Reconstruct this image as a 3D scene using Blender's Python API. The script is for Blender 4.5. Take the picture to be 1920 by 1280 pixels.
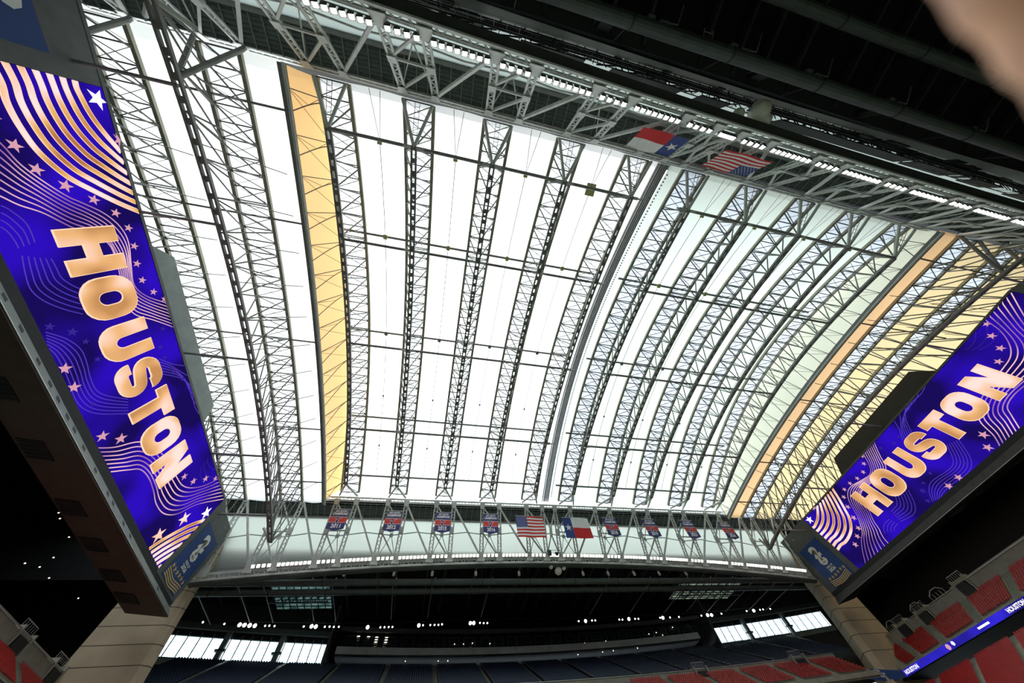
import bpy, bmesh, math, random
from mathutils import Vector, Matrix
random.seed(7)
S = bpy.context.scene
for o in list(bpy.data.objects): bpy.data.objects.remove(o, do_unlink=True)
COL = S.collection
# ------------------------------------------------------------------ camera
cam_d = bpy.data.cameras.new('camera'); cam = bpy.data.objects.new('camera', cam_d); COL.objects.link(cam)
R0, R1, R2 = ((0.97661879,-0.19094547,-0.09877023),(0.12866211,0.88722672,-0.44302913),(0.17222599,0.41996259,0.89104974))
cam.matrix_world = Matrix(((R0[0],-R1[0],-R2[0],0),(R0[1],-R1[1],-R2[1],0),(R0[2],-R1[2],-R2[2],0),(0,0,0,1)))
cam_d.sensor_width = 36; cam_d.lens = 580/1920*36; cam_d.clip_start = 0.004; cam_d.clip_end = 2000
cam_d.dof.use_dof = True; cam_d.dof.focus_distance = 75; cam_d.dof.aperture_fstop = 3.0
S.camera = cam
# ------------------------------------------------------------------ sky, exposure
W = bpy.data.worlds.new('sky'); S.world = W; W.use_nodes = True
nt = W.node_tree; nt.nodes.clear()
out = nt.nodes.new('ShaderNodeOutputWorld'); bg = nt.nodes.new('ShaderNodeBackground')
tc = nt.nodes.new('ShaderNodeTexCoord'); dot = nt.nodes.new('ShaderNodeVectorMath'); dot.operation = 'DOT_PRODUCT'
sd = Vector((-0.42, 0.30, 0.86)).normalized(); dot.inputs[1].default_value = sd
ramp = nt.nodes.new('ShaderNodeValToRGB'); e = ramp.color_ramp.elements
e[0].position = 0.0; e[0].color = (0.36,0.42,0.47,1); e[1].position = 1.0; e[1].color = (1,1,0.98,1)
e2 = ramp.color_ramp.elements.new(0.7); e2.color = (0.52,0.57,0.6,1)
nt.links.new(tc.outputs['Generated'], dot.inputs[0]); nt.links.new(dot.outputs['Value'], ramp.inputs[0])
nt.links.new(ramp.outputs[0], bg.inputs[0]); bg.inputs[1].default_value = 3.7; nt.links.new(bg.outputs[0], out.inputs[0])
vs = S.view_settings; S.display_settings.display_device = 'sRGB'
vs.view_transform = 'Standard'; vs.look = 'None'; vs.gamma = 1; vs.use_curve_mapping = False; vs.exposure = 0.5
# ------------------------------------------------------------------ materials
def mat(name, col, rough=0.6, metal=0.0, noise=0.12, scale=0.6, emit=None, estr=1.0, spec=0.5):
    m = bpy.data.materials.new(name); m.use_nodes = True; n = m.node_tree; b = n.nodes['Principled BSDF']
    b.inputs['Roughness'].default_value = rough; b.inputs['Metallic'].default_value = metal; b.inputs['Specular IOR Level'].default_value = spec
    if noise:
        t = n.nodes.new('ShaderNodeTexCoord'); x = n.nodes.new('ShaderNodeTexNoise'); x.inputs['Scale'].default_value = scale; x.inputs['Detail'].default_value = 4
        r = n.nodes.new('ShaderNodeValToRGB'); r.color_ramp.elements[0].position = 0.3; r.color_ramp.elements[1].position = 0.7
        r.color_ramp.elements[0].color = tuple(c*(1-noise) for c in col)+(1,); r.color_ramp.elements[1].color = tuple(min(1,c*(1+noise)) for c in col)+(1,)
        n.links.new(t.outputs['Object'], x.inputs['Vector']); n.links.new(x.outputs['Fac'], r.inputs[0]); n.links.new(r.outputs[0], b.inputs['Base Color'])
    else: b.inputs['Base Color'].default_value = tuple(col)+(1,)
    if emit: b.inputs['Emission Color'].default_value = tuple(emit)+(1,); b.inputs['Emission Strength'].default_value = estr
    return m
def fabric(name, tl, thin=0.15, refl=0.5):
    """woven roof membrane: mostly scatters the sky through, a little goes straight through the weave"""
    m = bpy.data.materials.new(name); m.use_nodes = True; n = m.node_tree; n.nodes.clear()
    o = n.nodes.new('ShaderNodeOutputMaterial'); t = n.nodes.new('ShaderNodeBsdfTranslucent'); d = n.nodes.new('ShaderNodeBsdfDiffuse'); p = n.nodes.new('ShaderNodeBsdfTransparent')
    tcn = n.nodes.new('ShaderNodeTexCoord'); x = n.nodes.new('ShaderNodeTexNoise'); x.inputs['Scale'].default_value = 0.12; x.inputs['Detail'].default_value = 5
    r = n.nodes.new('ShaderNodeValToRGB'); r.color_ramp.elements[0].position = 0.3; r.color_ramp.elements[1].position = 0.7
    r.color_ramp.elements[0].color = tuple(c*0.93 for c in tl)+(1,); r.color_ramp.elements[1].color = tuple(tl)+(1,)
    n.links.new(tcn.outputs['Object'], x.inputs['Vector']); n.links.new(x.outputs['Fac'], r.inputs[0]); n.links.new(r.outputs[0], t.inputs[0])
    d.inputs[0].default_value = (refl,refl,refl,1)
    k = max(tl); p.inputs[0].default_value = tuple(c/k for c in tl)+(1,)
    a = n.nodes.new('ShaderNodeMixShader'); a.inputs[0].default_value = 0.35; n.links.new(t.outputs[0], a.inputs[1]); n.links.new(d.outputs[0], a.inputs[2])
    b = n.nodes.new('ShaderNodeMixShader'); b.inputs[0].default_value = thin; n.links.new(a.outputs[0], b.inputs[1]); n.links.new(p.outputs[0], b.inputs[2])
    n.links.new(b.outputs[0], o.inputs[0]); return m
def glow(name, col, st, c2=None, scale=0.2, lo=0.35, hi=0.65, coord='Object', c3=None):
    m = bpy.data.materials.new(name); m.use_nodes = True; n = m.node_tree; n.nodes.clear()
    o = n.nodes.new('ShaderNodeOutputMaterial'); em = n.nodes.new('ShaderNodeEmission'); em.inputs[1].default_value = st; em.inputs[0].default_value = tuple(col)+(1,)
    if c2:
        t = n.nodes.new('ShaderNodeTexCoord'); x = n.nodes.new('ShaderNodeTexNoise'); x.inputs['Scale'].default_value = scale; x.inputs['Detail'].default_value = 1
        r = n.nodes.new('ShaderNodeValToRGB'); r.color_ramp.elements[0].position = lo; r.color_ramp.elements[1].position = hi
        r.color_ramp.elements[0].color = tuple(col)+(1,); r.color_ramp.elements[1].color = tuple(c2)+(1,)
        if c3: q = r.color_ramp.elements.new((lo+hi)/2); q.color = tuple(c3)+(1,)
        n.links.new(t.outputs[coord], x.inputs['Vector']); n.links.new(x.outputs['Fac'], r.inputs[0]); n.links.new(r.outputs[0], em.inputs[0])
    n.links.new(em.outputs[0], o.inputs[0]); return m
M = dict(
 steel=mat('painted_grey_steel',(0.60,0.63,0.59),0.45), steel_d=mat('dark_grey_steel',(0.23,0.23,0.21),0.5), steel_y=mat('yellowed_steel',(0.34,0.33,0.25),0.5),  # steel_d: plain darker grey than the girder steel
 black=mat('black_paint',(0.016,0.017,0.018),0.6), dark=mat('dark_deck',(0.035,0.037,0.036),0.7), louver=mat('green_grey_siding',(0.11,0.135,0.125),0.6), void=mat('shade_black',(0.004,0.004,0.005),0.9,spec=0.02),  # void: shade at the stadium ends put into a near-black colour
 deck=mat('black_roof_deck',(0.014,0.014,0.015),0.85,spec=0.1), duct=mat('galvanised_duct',(0.09,0.105,0.10),0.4,0.3), hsg=mat('charcoal_cladding',(0.10,0.11,0.11),0.55),
 hsgbox=mat('grey_cover_sheet',(0.26,0.30,0.29),0.7), lip=mat('grey_ledge',(0.20,0.23,0.215),0.5), soffit=mat('brown_soffit_panel',(0.085,0.062,0.054),0.8),
 conc=mat('tan_concrete',(0.46,0.37,0.26),0.85,0,0.08,0.25), conc2=mat('grey_concrete',(0.33,0.31,0.26),0.85), seam=mat('dark_joint',(0.10,0.07,0.045),0.9),
 step=mat('aisle_concrete',(0.24,0.24,0.19),0.9), red=mat('red_plastic',(0.42,0.012,0.012),0.4), navy=mat('navy_plastic',(0.02,0.035,0.075),0.45), rail=mat('steel_rail',(0.5,0.52,0.5),0.35,0.6),
 flag_r=mat('red_cloth',(0.62,0.02,0.02),0.8,0,0.05), flag_w=mat('white_cloth',(0.8,0.8,0.78),0.8,0,0.04), flag_b=mat('blue_cloth',(0.03,0.06,0.24),0.8,0,0.05),
 bnavy=mat('banner_navy',(0.035,0.035,0.16),0.7,0,0.05), bred=mat('banner_red',(0.62,0.05,0.04),0.7,0,0.05), bwhite=mat('banner_white',(0.85,0.85,0.88),0.7,0,0.03), bgrey=mat('banner_dark_top',(0.10,0.10,0.15),0.7,0,0.05),
 yel=mat('yellow_plate',(0.55,0.56,0.22),0.6), dish=mat('white_plastic',(0.8,0.78,0.68),0.4), grass=mat('pale_field_cover',(0.30,0.34,0.26),0.9,0,0.1,0.1),
 adblue=mat('printed_blue',(0.012,0.055,0.22),0.6,0,0.05), gold=mat('printed_gold',(0.62,0.42,0.13),0.5), trophy=mat('printed_bronze',(0.20,0.14,0.05),0.5), adwhite=mat('printed_white',(0.82,0.84,0.82),0.5,0,0.02),
 glassd=mat('dark_glass',(0.02,0.03,0.035),0.08), box=mat('black_hood',(0.05,0.05,0.05),0.5), perf=mat('perforated_strip',(0.75,0.76,0.72),0.6),
 lamp=glow('lamp_white',(1,0.98,0.95),8), lampn=glow('lamp_near',(1,1,0.98),4), small=glow('small_lamp',(1,0.9,0.72),2.2),
 scr=glow('screen_violet_blue',(0.012,0.005,0.13),0.55,(0.034,0.006,0.66),0.085,0.42,0.60), gold_l=glow('screen_gold',(0.52,0.25,0.09),0.8,(1.0,0.70,0.62),0.16,0.36,0.66,c3=(0.78,0.43,0.18)),
 edge_l=glow('screen_pale_gold',(1.0,0.62,0.42),0.85), gold_s=glow('screen_stripe',(0.42,0.17,0.06),0.8,(1.0,0.72,0.70),0.14,0.36,0.58,c3=(0.75,0.42,0.14)),
 pink=glow('screen_pink_line',(0.30,0.13,0.36),0.75,(0.92,0.55,0.62),0.10,0.4,0.62), violet=glow('screen_violet_line',(0.10,0.05,0.55),0.6), dimvio=glow('screen_dim_violet',(0.045,0.025,0.34),0.6),
 pstar=glow('screen_pink_star',(0.72,0.36,0.45),0.7), wstar=glow('screen_white_star',(1,0.85,0.95),1.0), rib_b=glow('ribbon_blue',(0.03,0.02,0.6),0.9,(0.01,0.008,0.14),0.12), rib_w=glow('ribbon_white',(0.8,0.75,1),1.0),
 f_left=fabric('white_membrane',(0.90,0.92,0.90),0.12), f_leftb=fabric('pale_membrane',(0.88,0.91,0.91),0.12), f_right=fabric('dimmed_mint_membrane',(0.51,0.57,0.51),0.06), f_rib=fabric('dimmed_lavender_membrane',(0.53,0.58,0.64),0.06), f_end=fabric('end_membrane',(0.95,0.95,0.93),0.85),  # f_right, f_rib: weaker daylight on the right put into a darker fabric colour
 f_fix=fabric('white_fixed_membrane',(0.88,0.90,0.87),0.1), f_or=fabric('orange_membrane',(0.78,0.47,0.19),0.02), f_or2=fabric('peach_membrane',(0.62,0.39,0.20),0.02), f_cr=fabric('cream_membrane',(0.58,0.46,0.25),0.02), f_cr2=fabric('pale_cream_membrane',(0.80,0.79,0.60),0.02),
 f_wall=fabric('clerestory_membrane',(0.42,0.47,0.42),0.0,0.7), f_sky=fabric('teal_skylight',(0.10,0.20,0.18),0.0,0.3), fasc=mat('pale_fascia',(0.62,0.68,0.66),0.5), skin=mat('skin',(0.80,0.40,0.22),0.5,0,0.25,120),
)
def glass():
    m = bpy.data.materials.new('window_glass'); m.use_nodes = True; n = m.node_tree; n.nodes.clear()
    o = n.nodes.new('ShaderNodeOutputMaterial'); t = n.nodes.new('ShaderNodeBsdfTransparent'); g = n.nodes.new('ShaderNodeBsdfGlossy'); g.inputs['Roughness'].default_value = 0.02
    t.inputs[0].default_value = (0.86,0.95,0.97,1); x = n.nodes.new('ShaderNodeMixShader'); x.inputs[0].default_value = 0.06
    n.links.new(t.outputs[0], x.inputs[1]); n.links.new(g.outputs[0], x.inputs[2]); n.links.new(x.outputs[0], o.inputs[0]); return m
M['glass'] = glass()
# ------------------------------------------------------------------ mesh helpers
def V(*a): return Vector(a)
class MB:
    def __init__(s): s.v = []; s.f = []
    def add(s, vs, fs):
        b = len(s.v); s.v += [tuple(x) for x in vs]; s.f += [tuple(b+i for i in f) for f in fs]; return s
    def beam(s, p, q, w, h, up=(0,0,1)):
        p = Vector(p); q = Vector(q); d = (q-p)
        if d.length < 1e-6: return s
        d.normalize(); u = Vector(up); a = d.cross(u)
        if a.length < 1e-4: a = d.cross(Vector((1,0,0)))
        a.normalize(); b = a.cross(d).normalized(); a = a*w/2; b = b*h/2
        vs = [p-a-b,p+a-b,p+a+b,p-a+b,q-a-b,q+a-b,q+a+b,q-a+b]
        return s.add(vs, [(0,1,2,3),(7,6,5,4),(0,4,5,1),(1,5,6,2),(2,6,7,3),(3,7,4,0)])
    def path(s, pts, w, h, up=(0,0,1)):
        for a, b in zip(pts, pts[1:]): s.beam(a, b, w, h, up)
        return s
    def tube(s, p, q, r, n=6, r2=None):
        p = Vector(p); q = Vector(q); d = (q-p).normalized(); a = d.cross(Vector((0,0,1)))
        if a.length < 1e-3: a = d.cross(Vector((1,0,0)))
        a.normalize(); b = d.cross(a); r2 = r if r2 is None else r2; vs = []
        for c, rr in ((p,r),(q,r2)):
            for i in range(n):
                t = 2*math.pi*i/n; vs.append(c+a*math.cos(t)*rr+b*math.sin(t)*rr)
        return s.add(vs, [(i,(i+1)%n,n+(i+1)%n,n+i) for i in range(n)]+[tuple(reversed(range(n))), tuple(range(n,2*n))])
    def tubes(s, pts, r, n=6):
        for a, b in zip(pts, pts[1:]): s.tube(a, b, r, n)
        return s
    def box(s, a, b):
        x0,y0,z0 = a; x1,y1,z1 = b
        return s.add([(x0,y0,z0),(x1,y0,z0),(x1,y1,z0),(x0,y1,z0),(x0,y0,z1),(x1,y0,z1),(x1,y1,z1),(x0,y1,z1)],[(0,3,2,1),(4,5,6,7),(0,1,5,4),(1,2,6,5),(2,3,7,6),(3,0,4,7)])
    def prism(s, pts, off):
        off = Vector(off); n = len(pts); a = [Vector(p) for p in pts]; b = [p+off for p in a]
        return s.add(a+b, [tuple(range(n)), tuple(reversed(range(n,2*n)))]+[(i,n+i,n+(i+1)%n,(i+1)%n) for i in range(n)])
    def grid(s, rows):
        n = len(rows[0]); vs = [p for r in rows for p in r]
        return s.add(vs, [(i*n+j,i*n+j+1,(i+1)*n+j+1,(i+1)*n+j) for i in range(len(rows)-1) for j in range(n-1)])
    def strip(s, A, B):   # closed thin slab between two polylines of equal length
        return s.grid([A, B])
    def dome(s, c, d, r, depth, n=12, k=4):
        c = Vector(c); d = Vector(d).normalized(); a = d.cross(Vector((0,0,1)));  a = a if a.length > 1e-3 else Vector((1,0,0)); a.normalize(); b = d.cross(a); rows = []
        for j in range(k+1):
            t = j/k*math.pi/2; rr = r*math.cos(t)+1e-4; z = depth*math.sin(t)
            rows.append([c+d*z+a*rr*math.cos(2*math.pi*i/n)+b*rr*math.sin(2*math.pi*i/n) for i in range(n+1)])
        return s.grid(rows)
    def build(s, name, m, parent=None, smooth=False, loc=None):
        me = bpy.data.meshes.new(name); me.from_pydata(s.v, [], s.f); me.materials.append(M[m] if isinstance(m, str) else m)
        if smooth: me.polygons.foreach_set('use_smooth', [True]*len(me.polygons))
        o = bpy.data.objects.new(name, me); COL.objects.link(o)
        if parent: o.parent = parent
        if loc: o.location = loc
        return o
def empty(name, loc=(0,0,0), parent=None):
    o = bpy.data.objects.new(name, None); COL.objects.link(o); o.location = loc; o.empty_display_size = 0.2
    if parent: o.parent = parent
    return o
def tag(o, label=None, cat=None, group=None, kind=None):
    if label: o['label'] = label
    if cat: o['category'] = cat
    if group: o['group'] = group
    if kind: o['kind'] = kind
    return o
def copy_tree(o, parent=None):
    c = o.copy(); COL.objects.link(c)
    if parent: c.parent = parent
    for ch in CH.get(o.name, []): copy_tree(ch, c)
    return c
CH = {}
def index_children(root):
    CH.clear(); 
    for o in bpy.data.objects:
        if o.parent: CH.setdefault(o.parent.name, []).append(o)
ORD = ['first','second','third','fourth','fifth','sixth','seventh','eighth','ninth','tenth','eleventh','twelfth','thirteenth','fourteenth','fifteenth','sixteenth','seventeenth','eighteenth','nineteenth','twentieth']
def ordn(i): return ORD[i] if i < 20 else str(i+1)+'th'
def text_mesh(txt, w, h, bold=0.03, shear=0.0):
    """flat text as vertices and faces filling a w x h box, origin at its lower left"""
    c = bpy.data.curves.new('t', 'FONT'); c.body = txt; c.offset = bold; c.resolution_u = 2; c.shear = shear
    o = bpy.data.objects.new('t', c); COL.objects.link(o); me = bpy.data.meshes.new_from_object(o)
    vs = [v.co.copy() for v in me.vertices]; fs = [tuple(p.vertices) for p in me.polygons]
    bpy.data.objects.remove(o, do_unlink=True); bpy.data.meshes.remove(me)
    x0 = min(v.x for v in vs); x1 = max(v.x for v in vs); y0 = min(v.y for v in vs); y1 = max(v.y for v in vs)
    return [((v.x-x0)/(x1-x0)*w, (v.y-y0)/(y1-y0)*h) for v in vs], fs
def flat(name, pts, faces, z, m, parent, fx=lambda x,y,z: (x,y,z)):
    b = MB(); b.add([fx(x,y,z) for x, y in pts], faces); return b.build(name, m, parent)
def star_pts(cx, cy, r, rot=0.0, inner=0.40):
    return [(cx+(r if k%2==0 else r*inner)*math.sin(rot+k*math.pi/5), cy+(r if k%2==0 else r*inner)*math.cos(rot+k*math.pi/5)) for k in range(10)]
# ------------------------------------------------------------------ stadium geometry (metres; the lens is the origin)
CX = 37.45
PAN = [CX+s*(6.6+14.35*k) for s in (-1,1) for k in range(5)]; PAN.sort()         # moving roof trusses
COLS = sorted(CX+s*(5.0+14.75*k) for s in (-1,1) for k in range(7))               # column pairs of the main trusses
def yc(x): return 140-0.00134*(x-CX)**2
def zt(y): return 81.3-10.9*((y-40)/51.5)**2        # moving roof, top
def zb(y): return 72.9-5.9*((y-40)/44.2)**2         # moving roof, lower chord
def ft(y): return 70.8-4.3*((y-40)/52)**2           # fixed end roof, top
def fb(y): return 60.9-5.5*((y-40)/52.8)**2         # fixed end roof, lower chord
def lin(a, b, n): return [a+(b-a)*i/(n-1) for i in range(n)]
YS = lin(-11.5, 91.5, 32)
# ---------------- floor and shell
floor = MB().box((-140,-90,-9.4),(220,175,-9)).build('floor','grass'); tag(floor, kind='structure')
for nm, a, b in (('wall_left',(-122,-92,-9),(-120,112,72)),('wall_right',(200,-92,-9),(202,112,72)),('wall_near',(-120,-82,-9),(200,-80,72)),('wall_far',(-120,152,-9),(200,154,34))):
    tag(MB().box(a,b).build(nm,'void'), kind='structure')
# ---------------- roof membranes
ceil = empty('ceiling'); tag(ceil, kind='structure')
def membrane(x0, x1, z, m, sag=0.0, y0=-11.8, y1=91.8, n=28, name='membrane_panel'):
    ys = lin(y0, y1, n); xs = lin(x0, x1, 7 if sag else 2)
    return MB().grid([[V(x, y, z(y)-sag*(1-((x-(x0+x1)/2)/((x1-x0)/2))**2)) for y in ys] for x in xs]).build(name, m, ceil, smooth=True)
HW = 2.55
for i, c in enumerate(PAN):
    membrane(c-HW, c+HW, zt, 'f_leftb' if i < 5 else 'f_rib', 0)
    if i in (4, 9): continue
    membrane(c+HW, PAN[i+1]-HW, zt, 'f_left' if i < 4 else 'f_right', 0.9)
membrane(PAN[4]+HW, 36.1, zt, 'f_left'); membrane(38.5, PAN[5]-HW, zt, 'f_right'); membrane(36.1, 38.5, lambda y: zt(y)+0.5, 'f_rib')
FIX = [-41.25, -56.0, -70.8]; FIXR = [2*CX-x for x in FIX]
for side in (0, 1):
    F = FIX if side == 0 else FIXR; sg = -1 if side == 0 else 1; g = -32.5 if side == 0 else 107.45; pe = PAN[0]-HW if side == 0 else PAN[9]+HW
    ys = YS
    A = [V(g, y, ft(y)) for y in ys]; B = [V(pe, y, zt(y)) for y in ys]
    rows = []
    for k in range(7):      # membrane between fixed and moving roof, bulged like a quarter round
        t = k/6; rows.append([V(g+(pe-g)*t, y, ft(y)+(zt(y)-ft(y))*math.sin(t*math.pi/2)) for y in ys])
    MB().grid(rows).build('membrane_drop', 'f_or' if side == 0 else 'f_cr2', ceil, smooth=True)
    prev = g
    for i, c in enumerate(F):
        a, b = c-sg*2.85, c+sg*2.85
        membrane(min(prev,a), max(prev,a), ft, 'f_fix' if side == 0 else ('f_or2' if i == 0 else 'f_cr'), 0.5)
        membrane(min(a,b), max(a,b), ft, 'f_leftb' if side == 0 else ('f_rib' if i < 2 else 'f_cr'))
        prev = b
    e_ = prev+sg*12; membrane(min(prev,e_), max(prev,e_), ft, 'f_fix' if side == 0 else 'f_cr')
    # opaque end ceilings beyond the membranes
    x0, x1 = (-120, e_) if side == 0 else (e_, 200)
    MB().box((x0,-22,62),(x1,102,63)).build('deck_panel','deck',ceil)
for sgn, yb in ((-1,-12.0),(1,92.0)):
    y0 = yb+sgn*4.8; y1 = yb+sgn*9.2; ya = -80 if sgn < 0 else 152
    # clerestory membrane wall behind the truss (bays between the column pairs)
    xs = [-122,-58]+COLS[1:-1]+[133,200]
    for a, b in zip(xs, xs[1:]):
        MB().grid([[V(x, y0+(y1-y0)*t+sgn*0.5*math.sin(math.pi*t), 65.3-(9.3+0.00058*min(95,abs(x-CX))**2)*t) for x in lin(a,b,4)] for t in lin(0,1,6)]).build('clerestory_panel','f_wall' if -60 < a < 132 else 'deck',ceil,smooth=True)
    # sloped siding between top chord and clerestory: sheets with ribs
    ribs = MB(); lap = MB()
    for k in range(8):
        t0 = k/8; t1 = (k+1)/8
        lap.box((-122, min(yb+sgn*(0.5+4.2*t0), yb+sgn*(0.5+4.2*t1)), 66.9-1.6*t1),(200, max(yb+sgn*(0.5+4.2*t0), yb+sgn*(0.5+4.2*t1)), 67.15-1.6*t1))
    o = lap.build('siding','louver',ceil)
    x = -60
    while x < 150: ribs.beam((x,yb+sgn*0.4,66.75),(x,yb+sgn*4.7,65.1),0.16,0.3); x += 1.84
    ribs.build('siding_rib','steel_d',ceil)
    MB().beam((-122,y0,65.3),(200,y0,65.3),0.9,0.7).build('cornice','steel_d',ceil)
    MB().grid([[V(x,yb+sgn*0.6,z) for x in (-122,200)] for z in ((66.5,82) if sgn < 0 else (66.4,68.2))]).build('curb','deck',ceil)
    # dark outer roof over the stands
    if sgn < 0: MB().box((-120,-80,57.6),(200,y1,58)).build('outer_deck','deck',ceil)
    else:
        dk = [-122]+lin(-110,190,26)+[200]
        for a, b in zip(dk, dk[1:]): MB().prism([(a,y1,57.6),(b,y1,57.6),(b,max(y1,yc(b)+(5.2 if -26.5 < b < 107 else 1.2)),57.6),(a,max(y1,yc(a)+(5.2 if -26.5 < a < 107 else 1.2)),57.6)],(0,0,0.4)).build('outer_deck','deck',ceil)
    MB().box((-122, min(y0,y1)-0.2 if sgn>0 else y1-0.2, 66.6),(-60, max(y0,y1)+6, 67)).build('deck_panel','deck',ceil)
    # joists of the outer deck run away from the truss
    for c in COLS:
        for dx in (-2.75, 2.75):
            MB().beam((c+dx, yb+sgn*10.5, 56.7),(c+dx, -78 if sgn < 0 else 133, 56.9),0.45,1.3).build('joist','dark',ceil)
# small membrane side walls that close the gap between roof arcs and the truss line
for sgn, yb in ((-1,-11.9),(1,91.9)):
    MB().grid([[V(x,yb,z) for x in (-32.5,107.4)] for z in (67.6,zt(yb)+0.2)]).build('end_strip','f_end',ceil)
# ---------------- main trusses
def ztop(x): return 67.9 - (0.0 if -30 < x < 105 else 0.00045*(abs(x-CX)-67.5)**2)
def zbot(x): return 53.4-0.00055*(x-CX)**2
def laced(b, p, q, w, h, rail=0.28, n=None, side=(0,1,0)):
    """two flanges with zigzag lacing between them, lying in the plane whose normal is side"""
    p = Vector(p); q = Vector(q); d = (q-p); L = d.length; d.normalize(); nrm = Vector(side); a = d.cross(nrm).normalized()*w/2
    for s_ in (-1,1): b.beam(p+a*s_, q+a*s_, rail, h, a)
    n = n or max(3, int(L/1.15)); 
    for i in range(n):
        u = p+d*L*i/n; v = p+d*L*(i+1)/n; s_ = -1 if i%2 else 1
        b.beam(u+a*s_, v-a*s_, 0.15, 0.13, nrm)
    return b
def main_truss(name, sgn, label):
    T = empty(name, (CX, -12 if sgn < 0 else 92, 60)); tag(T, label, 'truss')
    def P(x, t):           # t=0 top chord, 1 bottom chord
        if sgn < 0: yt = -12.15+0.006*x; ybm = -16.3+0.016*x
        else: yt = 92.0; ybm = 96.4
        return V(x, yt+(ybm-yt)*t, ztop(x)+(zbot(x)-ztop(x))*t) - T.location
    nrm = V(0, -1, -0.3*1) if sgn > 0 else V(0, 1, -0.3)
    nodes = []
    for c in COLS: nodes += [c-2.75, c+2.75]
    # chords, one laced box per bay
    allx = [nodes[0]-9]+nodes+[nodes[-1]+9]
    for t in (0,1):
        for a, b in zip(allx, allx[1:]):
            m = MB(); laced(m, P(a,t), P(b,t), 0.9 if t == 0 else 1.15, 0.5, 0.24, max(4,int((b-a)/0.95)), nrm)
            m.build('chord','steel',T)
    for i, x in enumerate(nodes):
        c = COLS[i//2]; left = (c < CX)
        m = MB(); laced(m, P(x,0.03), P(x,0.97), 0.95, 0.34, 0.24, 17, nrm); m.build('column','steel',T)
        for t, hh, ww in ((0,1.7,1.75),(1,2.3,2.2),(0.5,1.5,1.25)):
            ctr = P(x,t+(0.05 if t == 0 else (-0.06 if t == 1 else 0))); u = (P(x,1)-P(x,0)).normalized(); r = V(1,0,0)
            k = 0.62 if t == 1 else 1; kt = 0.62 if t == 0 else 1
            pts = [ctr-r*ww/2*kt+u*hh/2, ctr-r*ww/2*k-u*hh/2, ctr+r*ww/2*k-u*hh/2, ctr+r*ww/2*kt+u*hh/2]
            g = MB().prism([p-nrm.normalized()*(-0.28) for p in pts], nrm.normalized()*0.08)
            g.prism([p-nrm.normalized()*0.36 for p in pts], nrm.normalized()*0.08); g.build('gusset_plate','steel',T)
    for j, c in enumerate(COLS):
        s = 1 if c < CX else -1; L_, R_ = c-2.75*s, c+2.75*s        # mirrored about the middle
        def bar(a, b, w=0.36): MB().beam(a, b, w, w, nrm).build('diagonal','steel',T)
        bar(P(R_,0.97), P(L_,0.52)); bar(P(L_,0.5), P(R_,0.5), 0.3); bar(P(R_,0.48), P(L_,0.04))
    for i in range(1, len(COLS)):
        a, b = COLS[i-1]+2.75, COLS[i]-2.75
        if COLS[i] < CX: q = (P(b,0.96), P(a,0.04))
        elif COLS[i-1] > CX: q = (P(a,0.96), P(b,0.04))
        else:
            xm = (a+b)/2
            for u, v in ((P(a,0.04),P(xm,0.45)),(P(b,0.04),P(xm,0.45)),(P(a,0.96),P(xm,0.55)),(P(b,0.96),P(xm,0.55))): MB().beam(u, v, 0.36, 0.36, nrm).build('diagonal','steel',T)
            MB().beam(P(xm,0.42),P(xm,0.58),0.8,0.5,nrm).build('gusset_plate','steel',T); continue
        MB().beam(q[0], q[1], 0.46, 0.46, nrm).build('diagonal','steel',T)
    # second plane of bracing behind: pipes meeting at small plates
    for i in range(len(COLS)-1):
        a, b = COLS[i], COLS[i+1]; xm = (a+b)/2; off = V(0, sgn*2.2, 0.8)
        m = MB(); m.tube(P(a,0.55)+off, P(xm,0.5)+off, 0.14); m.tube(P(b,0.55)+off, P(xm,0.5)+off, 0.14)
        for k in (-1,1):
            m.tube(P(a+k*2.75,0.05), P(a,0.55)+off, 0.11); m.tube(P(a+k*2.75,0.97), P(a,0.55)+off, 0.11)
        m.build('rear_brace','steel',T)
        MB().box(tuple(P(a,0.55)+off-V(0.5,0.1,0.5)), tuple(P(a,0.55)+off+V(0.5,0.1,0.5))).build('brace_plate','steel',T)
    return T, P
TN, PN = main_truss('roof_girder', -1, 'long light grey laced steel girder overhead with lamps along its upper-image edge')
TF, PF = main_truss('roof_girder', 1, 'long light grey laced steel girder across the far side behind the banners')
# curved dark catwalk beam under the far bottom chord and above the near one
for sgn, P_, lab in ((-1,PN,'dark catwalk beam along the overhead girder next to the black ceiling'),(1,PF,'dark grey catwalk running under the far girder')):
    T = TN if sgn < 0 else TF; w = empty('catwalk', T.location); tag(w, lab, 'catwalk')
    xs = lin(-55.5, 131, 24)
    MB().path([P_(x,1)+V(0,sgn*1.5 if sgn>0 else -0.95,-0.75 if sgn>0 else -0.1) for x in xs], 1.3 if sgn > 0 else 1.1, 0.5).build('deck','dark' if sgn<0 else 'hsg', w)
    if sgn > 0: MB().path([P_(x,1)+V(0,sgn*3.1,0.6) for x in xs], 0.9, 0.9).build('edge_beam','dark', w)
    MB().path([P_(x,1)+V(0,sgn*2.9,2.4) for x in xs], 0.12, 0.12).build('handrail','steel_d', w)
    m = MB()
    for x in lin(-55,130,110): m.beam(P_(x,1)+V(0,sgn*2.9,0.4), P_(x,1)+V(0,sgn*2.9,2.4), 0.07, 0.07)
    m.build('rail_posts','steel_d', w)
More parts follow.
